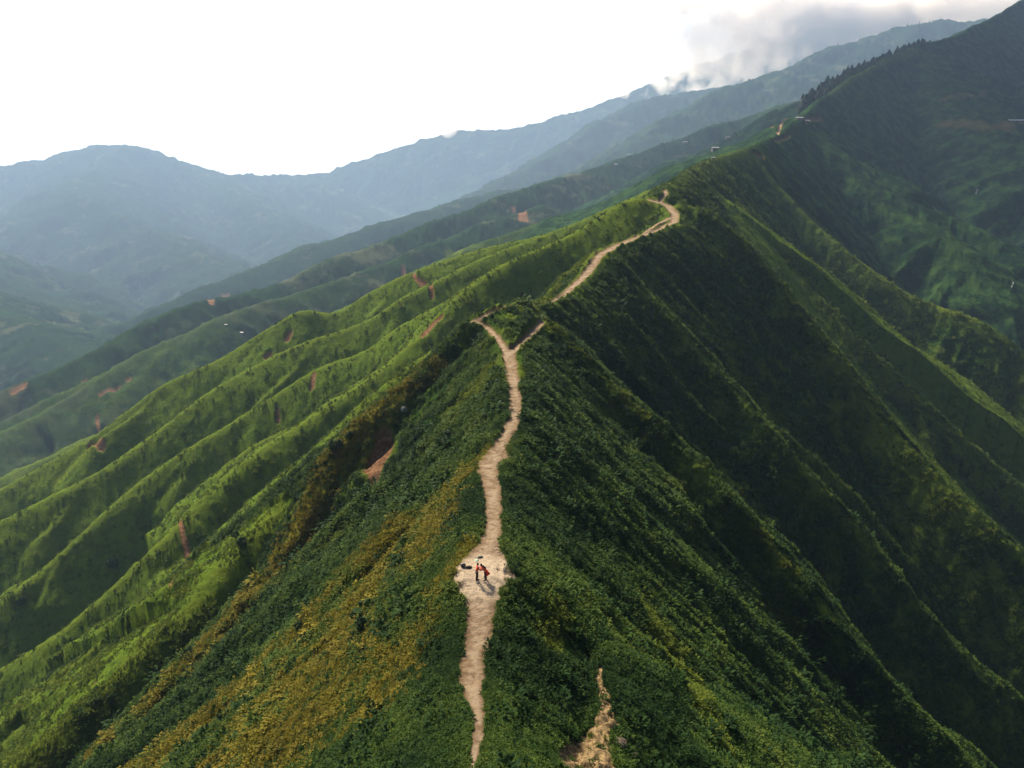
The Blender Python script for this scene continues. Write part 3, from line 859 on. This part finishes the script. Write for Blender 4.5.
def spot(u, v):
    p = hit(u, v)
    return (p[0], p[1], p[2])


pa = hit(477.0, 580.5); pb = hit(485.6, 580.3)
ang = math.atan2(pb[1] - pa[1], pb[0] - pa[0])
GP = 'couple on the trail clearing'
person('person', tuple(pa), ang, 0.12, 'person in an orange-red jacket and black trousers standing upright, left of the pair', M_JACKET, M_BLACK, False, False, GP)
person('person', tuple(pb), ang + math.pi, 0.85, 'person with long dark hair in a flared coral coat leaning towards the other', M_COAT, M_DARKGREY, True, True, GP)

p = spot(463.2, 566.8)
bp = empty('backpack', p, .4); tag(bp, 'black backpack lying at the left edge of the bare clearing beside the grass', 'backpack')
blob('bag_body', [(0, 0, .15, .26, .18, .15), (.05, .02, .20, .18, .14, .12)], M_BLACK, bp, 4, .03)
blob('front_pocket', [(.02, -.17, .13, .15, .06, .10)], M_DARKGREY, bp, 5, .03)
skin('strap', [(-.18, .05, .26, .018), (-.10, .08, .33, .018), (.05, .08, .34, .018), (.16, .04, .27, .018)], [(0, 1), (1, 2), (2, 3)], M_WHITE, bp, 0, 1)
p = spot(468.9, 568.2)
bg = empty('bag', p, -.2); tag(bg, 'small black duffel bag lying between the backpack and the person on the left', 'bag')
blob('bag_body', [(-.14, 0, .10, .15, .13, .10), (.05, 0, .11, .17, .14, .115), (.19, .01, .12, .10, .12, .12)], M_BLACK, bg, 6, .03)
skin('handle', [(-.10, 0, .19, .013), (-.05, 0, .27, .013), (.08, 0, .28, .013), (.14, 0, .20, .013)], [(0, 1), (1, 2), (2, 3)], M_DARKGREY, bg, 0, 1)
p = spot(480.2, 557.8)
bd_ = empty('bundle', p, .1); tag(bd_, 'grey-green bundle dropped on the path behind the two people', 'bundle')
blob('wrap', [(-.12, 0, .08, .16, .15, .09), (.10, .02, .09, .17, .14, .10), (0, 0, .12, .14, .12, .08)], M_OLIVE, bd_, 8, .06)
skin('strap', [(-.12, -.12, .10, .012), (-.04, -.14, .19, .012), (.08, -.12, .20, .012), (.14, -.10, .12, .012)], [(0, 1), (1, 2), (2, 3)], M_BLACK, bd_, 0, 1)
p = spot(476.3, 560.6)
tag(blob('cloth', [(0, 0, .03, .20, .17, .035), (.10, .07, .045, .10, .09, .03)], M_TEAL, None, 9, .10), 'pale teal cloth spread on the path in front of the grey-green bundle', 'cloth').location = p

# ---- stones
M_STONE = plain('stone', (.24, .19, .16), .9, .3, 3)
M_STONED = plain('dark_stone', (.075, .058, .042), .95, .45, 2.5)


def rock(u, v, rpx, label, cat, group, mat, seed, flat=.6, sink=.25):
    p = hit(u, v)
    if p is None: return
    r_ = rpx * (p[1] * CP - p[2] * SP) / F
    bm = bmesh.new(); g = np.random.default_rng(seed)
    bmesh.ops.create_icosphere(bm, subdivisions=4, radius=1)
    pts = np.array([v_.co[:] for v_ in bm.verts])
    off = g.uniform(0, 90)
    nz_ = fbm(pts[:, 0] * 1.4 + off, pts[:, 1] * 1.4 + pts[:, 2] * 1.1, 4)
    n2 = np.abs(fbm(pts[:, 0] * 3.3 + pts[:, 2] * 2.1 + off, pts[:, 1] * 3.3, 3))
    for v_, a_, b_ in zip(bm.verts, nz_, n2):
        k_ = 1 + .45 * a_ - .3 * b_
        v_.co = (v_.co.x * k_ * r_, v_.co.y * k_ * r_ * .85, v_.co.z * k_ * r_ * flat)
    o = from_bm('rock', bm, mat, None, False)
    o.location = (p[0], p[1], p[2] + r_ * flat * (1 - 2 * sink) * .5); o.rotation_euler = (0, 0, g.uniform(0, 6))
    tag(o, label, cat, group)


for i, (u, v, w) in enumerate([(497.5, 543.5, 1.3), (499, 546.2, 1.0), (496, 549.5, 1.4), (500.5, 549, .9), (497.8, 552.5, 1.2), (494.5, 546.5, .8), (501.5, 553.5, 1.1), (495, 541, .9)]):
    rock(u, v, w, 'small grey stone among the stones on the right edge of the path behind the pair', 'stone', 'stones at the path edge', M_STONE, 60 + i)
rock(618, 744, 9, 'larger weathered boulder half buried on the right of the bare bluff at the bottom edge', 'rock', None, M_STONED, 71, .7, .6)
rock(632, 756, 6, 'smaller boulder at the outer right foot of the bare bluff at the bottom edge', 'rock', None, M_STONED, 72, .7, .6)
rock(404, 410, 3, 'pale rock outcrop showing through shrubs on the left shoulder of the near hill', 'rock', None, plain('pale_rock', (.15, .15, .13), .9, .35, 2), 74, 1.0)

# ---- houses
M_WALL = plain('plaster', (.13, .12, .105), .9, .12, 1)
M_WALLB = plain('brown_boards', (.20, .13, .09), .9, .2, 2)
M_ROOFW = plain('pale_metal_roof', (.21, .21, .205), .5, .08, 1)
M_ROOFG = plain('grey_metal_roof', (.15, .155, .16), .5, .12, 1)
M_DOOR = plain('wood_door', (.09, .05, .03), .8, .2, 3)
M_GLASS = plain('dark_pane', (.03, .035, .04), .2, .1, 3)


def bx(bm, x0, x1, y0, y1, z0, z1):
    vs = [bm.verts.new(c_) for c_ in ((x0, y0, z0), (x1, y0, z0), (x1, y1, z0), (x0, y1, z0), (x0, y0, z1), (x1, y0, z1), (x1, y1, z1), (x0, y1, z1))]
    for f_ in ((3, 2, 1, 0), (4, 5, 6, 7), (0, 1, 5, 4), (1, 2, 6, 5), (2, 3, 7, 6), (3, 0, 4, 7)): bm.faces.new([vs[i_] for i_ in f_])


def house(u, v, wpx, label, rz=0.0, wall=None, roof=None, ratio=.6, name='house', cat='house', group=None, hk=1.0):
    p = hit(u, v)
    if p is None:
        print('no ground for house', u, v); return
    w = wpx * (p[1] * CP - p[2] * SP) / F
    d = w * ratio; h = min(3.0, .24 * w) * hk
    root = empty(name, (p[0], p[1], p[2] - .1), rz); tag(root, label, cat, group)
    bm = bmesh.new(); pk = h + d * .22
    # walls: gabled box sunk into the slope
    A = [(-w / 2, -d / 2), (w / 2, -d / 2), (w / 2, d / 2), (-w / 2, d / 2)]
    lo = [bm.verts.new((*q_, -d * .5)) for q_ in A]; hi = [bm.verts.new((*q_, h)) for q_ in A]
    g0, g1 = bm.verts.new((-w / 2, 0, pk)), bm.verts.new((w / 2, 0, pk))
    bm.faces.new((lo[0], lo[1], hi[1], hi[0])); bm.faces.new((lo[2], lo[3], hi[3], hi[2]))
    bm.faces.new((lo[1], lo[2], hi[2], g1, hi[1])); bm.faces.new((lo[3], lo[0], hi[0], g0, hi[3]))
    bm.faces.new((hi[0], hi[1], g1, g0)); bm.faces.new((hi[2], hi[3], g0, g1)); bm.faces.new(lo[::-1])
    from_bm('wall', bm, wall or M_WALL, root)
    bm = bmesh.new(); ov = .07 * w; t_ = .012 * w + .05
    sl_ = (pk - h) / (d / 2)
    for sgn in (-1, 1):
        e_ = d / 2 + ov * .8
        q0 = [(-w / 2 - ov, 0, pk + .06), (w / 2 + ov, 0, pk + .06), (w / 2 + ov, sgn * e_, pk + .06 - sl_ * e_), (-w / 2 - ov, sgn * e_, pk + .06 - sl_ * e_)]
        a_ = [bm.verts.new(c_) for c_ in q0]; b_ = [bm.verts.new((c_[0], c_[1], c_[2] + t_)) for c_ in q0]
        bm.faces.new(a_); bm.faces.new(b_[::-1])
        for i_ in range(4): bm.faces.new((a_[i_], a_[(i_ + 1) % 4], b_[(i_ + 1) % 4], b_[i_]))
    bmesh.ops.recalc_face_normals(bm, faces=bm.faces[:])
    from_bm('roof', bm, roof or M_ROOFW, root)
    bm = bmesh.new(); bx(bm, -w * .07, w * .07, -d / 2 - .06, -d / 2 - .01, 0, h * .72); from_bm('door', bm, M_DOOR, root)
    for xx in (-.30, .30):
        bm = bmesh.new(); bx(bm, w * (xx - .075), w * (xx + .075), -d / 2 - .05, -d / 2 - .012, h * .32, h * .74); from_bm('window', bm, M_GLASS, root)
    return root


house(799, 119.5, 6.5, 'white-roofed hut at the top of the red dirt road on the main ridge', .1)
house(807, 121.8, 4.5, 'smaller pale hut standing just right of the hut above the red dirt road', -.1, M_WALLB, M_ROOFG)
house(715, 149.5, 6.5, 'larger white-roofed house in the blue valley just beyond the ridge skyline', .15)
house(713, 158.5, 4, 'small pale hut on the skyline of the green ridge beyond the winding path', .3)
house(728, 138.5, 4, 'tiny pale house on the blue slope above the larger white-roofed valley house', 0)
house(1016, 122.5, 16, 'long pale-roofed shed on the brown cleared patch at the right edge', .06, M_WALLB, M_ROOFG, .25, 'shed', 'shed')
house(685, 143, 4, 'tiny pale house on the blue slope left of the valley houses', .2)
house(629, 155, 3, 'tiny white house on the blue hillside above the far bend of the path', .1)
house(616, 165, 3.2, 'tiny house in the wooded blue slope left of the far path', -.3)
house(226, 325, 2.6, 'upper left white house of two on the teal slope at left', .3)
house(242, 333, 3.2, 'lower right white house of two on the teal slope at left', -.2)

# ---- waterfalls
M_WATER = plain('white_water', (.09, .095, .095), .4, .2, 1)


def fall(u, v0, v1, wpx, label):
    n_ = 9; bm = bmesh.new(); prev = None; base = None
    for i_ in range(n_):
        f_ = i_ / (n_ - 1)
        p = hit(u + 1.2 * math.sin(5 * f_) + 1.5 * f_, v0 + (v1 - v0) * f_)
        w = wpx * (p[1] * CP - p[2] * SP) / F * (.6 + .5 * math.sin(2.2 * f_ + .3)) / 2
        if base is None: base = p
        q_ = p - base
        r0 = [bm.verts.new((q_[0] - w, q_[1] - .4, q_[2] - .8)), bm.verts.new((q_[0] - w * .5, q_[1] - 1.2, q_[2] + .5)), bm.verts.new((q_[0] + w * .5, q_[1] - 1.2, q_[2] + .5)), bm.verts.new((q_[0] + w, q_[1] - .4, q_[2] - .8))]
        if prev:
            for a_ in range(3): bm.faces.new((prev[a_], prev[a_ + 1], r0[a_ + 1], r0[a_]))
        prev = r0
    bmesh.ops.recalc_face_normals(bm, faces=bm.faces[:])
    o = from_bm('waterfall', bm, M_WATER, None, True); o.location = tuple(base); tag(o, label, 'waterfall')


fall(975.5, 188, 194, 1.1, 'small white waterfall in the dark notch high on the right-hand slope')
fall(1011, 281, 287, 1.0, 'thin white waterfall low on the dark slope near the right edge')

# ---- trees
M_BARK = plain('bark', (.06, .045, .035), .9, .3, 4)
M_PINE = plain('pine_needles', (.010, .022, .016), .9, .4, .6)
M_CROWN = plain('shrub_crown', (.022, .045, .014), .9, .4, 3)


def pine_mesh(seed):
    g = np.random.default_rng(seed); vs, fs = [], []
    for i in range(150):
        f_ = g.random() ** .8; z_ = .14 + .86 * f_; rr = .30 * (1 - f_) ** .7 + .02
        a = g.uniform(0, 6.283); L = rr * g.uniform(.7, 1.25); w = .035 + .05 * (1 - f_)
        d = np.array([math.cos(a), math.sin(a), g.uniform(-.35, .15)]); s_ = np.array([-math.sin(a), math.cos(a), 0])
        b = np.array([0, 0, z_]); o = len(vs)
        vs += [b - s_ * w * .3, b + s_ * w * .3, b + d * L * .6 + s_ * w, b + d * L * .6 - s_ * w, b + d * L - [0, 0, .02], b + d * L * .5 + [0, 0, .05]]
        fs += [(o, o + 1, o + 2, o + 3), (o + 3, o + 2, o + 4, o + 5)]
    return np.array(vs), np.array(fs)


def trunk_mesh(r0, h):
    bm = bmesh.new(); bmesh.ops.create_cone(bm, cap_ends=True, segments=7, radius1=r0, radius2=r0 * .25, depth=h)
    for v_ in bm.verts: v_.co.z += h / 2 - .03
    return bm


def tree_kind(name, seed, label, cat, group):
    t_ = empty(name, (0, 0, 0)); tag(t_, label, cat, group)
    from_bm('trunk', trunk_mesh(.022, .8), M_BARK, t_)
    vs, fs = pine_mesh(seed)
    link(bpy.data.objects.new('crown', mesh_np('crown', vs, fs, M_PINE, False)), t_)
    return t_


def copy_thing(o):
    c_ = o.copy(); COL.objects.link(c_)
    for ch in o.children:
        d_ = ch.copy(); d_.parent = c_; COL.objects.link(d_)
    return c_


SC = catmull(SPINE, 12)
sel = SC[(SC[:, 1] > far_y(935)) & (SC[:, 1] < far_y(1270))]
kinds = [tree_kind('pine_tree', 90 + i, 'dark pine in the wooded band along the skyline of the big hill at upper right', 'tree', 'pines along the skyline of the big hill') for i in range(3)]
bpy.context.view_layer.update()
for i in range(220):
    q_ = sel[int(len(sel) * i / 220)]
    off = rng.uniform(6, 26); aa = math.atan2(sel[-1][0] - sel[0][0], sel[-1][1] - sel[0][1])
    x_, y_ = q_[0] - off * math.cos(aa) + rng.normal(0, 2), q_[1] + off * math.sin(aa) + rng.normal(0, 2)
    t_ = kinds[i] if i < 3 else copy_thing(kinds[i % 3])
    wf = rng.uniform(.75, 1.7)
    h_ = max(8, q_[2] - ground(x_, y_) + rng.uniform(.3, 1.0) ** 2 * 4.2 * q_[1] / F); t_.location = (x_, y_, ground(x_, y_) - .3); t_.scale = (h_ * wf, h_ * wf, h_); t_.rotation_euler = (0, 0, rng.uniform(0, 6))
M1C = catmull(px((940, 20, 2600), (890, 31, 2560), (832, 50, 2450), (799, 66, 2350)), 10)
for i in range(24):
    q_ = M1C[int(len(M1C) * i / 24)]
    t_ = copy_thing(kinds[i % 3]); t_['label'] = 'far tree standing on the crest of the hazy blue ridge below the clouds'; t_['group'] = 'trees on the hazy blue crest'
    x_, y_ = q_[0] + rng.normal(0, 25), q_[1] + rng.normal(0, 25); h_ = rng.uniform(9, 17)
    t_.location = (x_, y_, ground(x_, y_) - .5); t_.scale = (h_ * 1.3, h_ * 1.3, h_); t_.rotation_euler = (0, 0, rng.uniform(0, 6))


def shrub_kind(seed):
    t_ = empty('shrub', (0, 0, 0)); tag(t_, 'dark round shrub standing clear of the grass on the left-hand spurs', 'shrub', 'lone shrubs on the left spurs')
    from_bm('stem', trunk_mesh(.07, .7), M_BARK, t_)
    g = np.random.default_rng(seed); vs, fs = [], []
    for i in range(420):
        v_ = g.normal(size=3); v_ /= np.linalg.norm(v_); lob = 1 + .25 * math.sin(3 * v_[0] + seed) * math.cos(4 * v_[1])
        c_ = v_ * (.62 * g.uniform(.55, 1) ** .5) * lob * [1, 1, .8] + [0, 0, .72]
        a_ = g.normal(size=3); a_ /= np.linalg.norm(a_); b_ = np.cross(a_, g.normal(size=3)); b_ /= np.linalg.norm(b_)
        s_ = g.uniform(.06, .12); o = len(vs)
        vs += [c_ - a_ * s_ - b_ * s_ * .5, c_ + a_ * s_ - b_ * s_ * .5, c_ + a_ * s_ + b_ * s_ * .5, c_ - a_ * s_ + b_ * s_ * .5]; fs.append((o, o + 1, o + 2, o + 3))
    link(bpy.data.objects.new('crown', mesh_np('crown', np.array(vs), np.array(fs), M_CROWN, False)), t_)
    return t_


sk_ = [shrub_kind(7), shrub_kind(8)]
bpy.context.view_layer.update()
for i, (u, v, r_) in enumerate([(334, 450, 5), (340, 446, 3.5), (350, 438, 3.5), (113, 568, 5.5), (23, 604, 4.5), (242, 546, 5), (236, 538, 3.5), (363, 629, 7), (355, 620, 5), (317, 470, 3), (210, 690, 6), (300, 630, 5)]):
    p = hit(u, v)
    t_ = sk_[i] if i < 2 else copy_thing(sk_[i % 2])
    s_ = r_ * (p[1] * CP - p[2] * SP) / F / .6
    t_.location = (p[0], p[1], p[2] - .1 * s_); t_.scale = (s_,) * 3; t_.rotation_euler = (0, 0, rng.uniform(0, 6))

# ------------------------------------------------------------------ clouds: drifting vapour beyond the haze, hugging the far crest


def cloud(u, v, Y, wpx, hpx, dep, dens, seed, lo=.48, hi_=.68, sc=3.0, tilt=0.0):
    c_ = at(u, v, far_y(Y)); dep *= 1.9; k_ = (c_[1] * CP - c_[2] * SP) / F
    bm = bmesh.new(); bmesh.ops.create_icosphere(bm, subdivisions=4, radius=1)
    me = bpy.data.meshes.new('cloud'); bm.to_mesh(me); bm.free()
    o = link(bpy.data.objects.new('cloud', me)); o.location = tuple(c_); o.scale = (wpx * k_ / 2, dep, hpx * k_ / 2); o.rotation_euler = (0, tilt, 0)
    tag(o, kind='stuff')
    m = bpy.data.materials.new('vapour'); m.use_nodes = True; t = m.node_tree; n = t.nodes; n.remove(n['Principled BSDF'])
    tc = n.new('ShaderNodeTexCoord'); ln = n.new('ShaderNodeVectorMath'); ln.operation = 'LENGTH'; t.links.new(tc.outputs['Object'], ln.inputs[0])
    mp = n.new('ShaderNodeMapping'); mp.inputs['Location'].default_value = (seed * 3.7, seed * 1.3, seed)
    mp.inputs['Scale'].default_value = (wpx / 60, dep * 2 / 60 / k_ * .6, hpx / 60); t.links.new(tc.outputs['Object'], mp.inputs[0])
    nz = n.new('ShaderNodeTexNoise'); nz.inputs['Scale'].default_value = sc * .45; nz.inputs['Detail'].default_value = 4; nz.inputs['Roughness'].default_value = .52; nz.inputs['Distortion'].default_value = .1
    t.links.new(mp.outputs[0], nz.inputs['Vector'])
    f1 = n.new('ShaderNodeMapRange'); f1.interpolation_type = 'SMOOTHSTEP'; f1.inputs[1].default_value = .35; f1.inputs[2].default_value = 1.0; f1.inputs[3].default_value = 0; f1.inputs[4].default_value = .30
    t.links.new(ln.outputs['Value'], f1.inputs[0])
    sb = n.new('ShaderNodeMath'); sb.operation = 'SUBTRACT'; t.links.new(nz.outputs['Fac'], sb.inputs[0]); t.links.new(f1.outputs[0], sb.inputs[1])
    f2 = n.new('ShaderNodeMapRange'); f2.interpolation_type = 'SMOOTHSTEP'; f2.inputs[1].default_value = lo; f2.inputs[2].default_value = hi_; f2.inputs[3].default_value = 0; f2.inputs[4].default_value = dens
    t.links.new(sb.outputs[0], f2.inputs[0])
    vs_ = n.new('ShaderNodeVolumePrincipled'); vs_.inputs['Color'].default_value = (1, .935, .87, 1); vs_.inputs['Anisotropy'].default_value = .35
    t.links.new(f2.outputs[0], vs_.inputs['Density']); t.links.new(vs_.outputs[0], n['Material Output'].inputs['Volume'])
    me.materials.append(m)
    return o


cloud(748, 42, 4050, 320, 96, 150, .0050, 1, .22, .40, 4.0, -.2)
cloud(770, 4, 4150, 260, 120, 160, .0038, 2, .24, .42, 4.0)
cloud(672, 0, 4200, 120, 30, 120, .0085, 3, .20, .42, 2.6)
cloud(860, 26, 3950, 210, 60, 120, .0095, 4, .20, .38, 4.0, -.1)
cloud(960, 6, 3900, 230, 56, 130, .0075, 5, .17, .38, 3.2, -.1)
cloud(448, 128, 4150, 20, 20, 60, .0065, 6, .10, .36, 2.0)
# unseen cloud added above the frame to shade the big hill on the right
c_ = cloud(512, -900, 1500, 100, 100, 100, .0050, 9, .20, .36, 1.0)
c_.location = (-90, 2830, 1500); c_.scale = (720, 900, 160)
# ------------------------------------------------------------------ light
SUN_AZ, SUN_EL = R(-31), R(41)          # azimuth from straight ahead, negative to the left
sd = bpy.data.lights.new('sun', 'SUN'); sd.energy = 5.0; sd.angle = R(11); sd.color = (1.0, 0.88, 0.68)
sun = link(bpy.data.objects.new('sun', sd))
to = np.array([math.sin(SUN_AZ) * math.cos(SUN_EL), math.cos(SUN_AZ) * math.cos(SUN_EL), math.sin(SUN_EL)])
import mathutils
sun.rotation_euler = mathutils.Vector(-to).to_track_quat('-Z', 'Y').to_euler()
CLOUDB = 11.0
wd = bpy.data.worlds.new('World'); scene.world = wd; wd.use_nodes = True
nt = wd.node_tree
sk = nt.nodes.new('ShaderNodeTexSky'); sk.sky_type = 'NISHITA'; sk.sun_disc = False
sk.sun_elevation = SUN_EL; sk.sun_rotation = SUN_AZ
sk.air_density = 1.0; sk.dust_density = 3.5; sk.ozone_density = 2.0
# a thin bright layer of cloud low over the sunward horizon
tcw = nt.nodes.new('ShaderNodeTexCoord'); sep = nt.nodes.new('ShaderNodeSeparateXYZ'); nt.links.new(tcw.outputs['Generated'], sep.inputs[0])
mr = nt.nodes.new('ShaderNodeMapRange'); mr.interpolation_type = 'SMOOTHSTEP'
for i_, v_ in ((1, 0.48), (2, 0.12), (3, 0.0), (4, 1.0)): mr.inputs[i_].default_value = v_
nt.links.new(sep.outputs[2], mr.inputs[0])
dt = nt.nodes.new('ShaderNodeVectorMath'); dt.operation = 'DOT_PRODUCT'; dt.inputs[1].default_value = (math.sin(SUN_AZ * .6), math.cos(SUN_AZ * .6), 0)
nt.links.new(tcw.outputs['Generated'], dt.inputs[0])
mr2 = nt.nodes.new('ShaderNodeMapRange'); mr2.interpolation_type = 'SMOOTHSTEP'
for i_, v_ in ((1, 0.1), (2, 0.85), (3, 0.0), (4, 1.0)): mr2.inputs[i_].default_value = v_
nt.links.new(dt.outputs['Value'], mr2.inputs[0])
mu = nt.nodes.new('ShaderNodeMath'); mu.operation = 'MULTIPLY'; nt.links.new(mr.outputs[0], mu.inputs[0]); nt.links.new(mr2.outputs[0], mu.inputs[1])
mxw = nt.nodes.new('ShaderNodeMix'); mxw.data_type = 'RGBA'; nt.links.new(mu.outputs[0], mxw.inputs[0])
nt.links.new(sk.outputs[0], mxw.inputs[6]); mxw.inputs[7].default_value = (CLOUDB, CLOUDB * .985, CLOUDB * .95, 1)
nt.links.new(mxw.outputs[2], nt.nodes['Background'].inputs['Color'])
nt.nodes['Background'].inputs['Strength'].default_value = 0.05

# ------------------------------------------------------------------ haze
def haze():
    bm = bmesh.new(); bmesh.ops.create_cube(bm, size=1)
    me = bpy.data.meshes.new('haze'); bm.to_mesh(me); bm.free()
    o = link(bpy.data.objects.new('haze', me)); tag(o, kind='stuff')
    z0, z1 = float(GZ.min()) - 1, max(float(GZ.max()), 0) + 5
    y0, y1 = -60, YEND + 3
    xm = float(np.abs(GX).max()) + 10
    o.scale = (2 * xm, y1 - y0, z1 - z0); o.location = (0, (y0 + y1) / 2, (z0 + z1) / 2)
    m = bpy.data.materials.new('haze'); m.use_nodes = True
    n = m.node_tree.nodes; n.remove(n['Principled BSDF'])
    v = n.new('ShaderNodeVolumePrincipled'); v.inputs['Density'].default_value = 0.00011
    v.inputs['Color'].default_value = (.255, .365, .545, 1); v.inputs['Anisotropy'].default_value = 0.32
    m.node_tree.links.new(v.outputs[0], n['Material Output'].inputs['Volume'])
    me.materials.append(m)
haze()

scene.view_settings.view_transform = 'Standard'
scene.view_settings.look = 'None'
scene.view_settings.exposure = 1.75
scene.view_settings.gamma = 1
cy = scene.cycles
scene.render.engine = 'CYCLES'
cy.use_denoising = True
cy.max_bounces = 6; cy.volume_bounces = 4; cy.diffuse_bounces = 2
cy.use_adaptive_sampling = True
print('terrain z', GZ.min(), GZ.max(), 'spot', hit(478, 575))
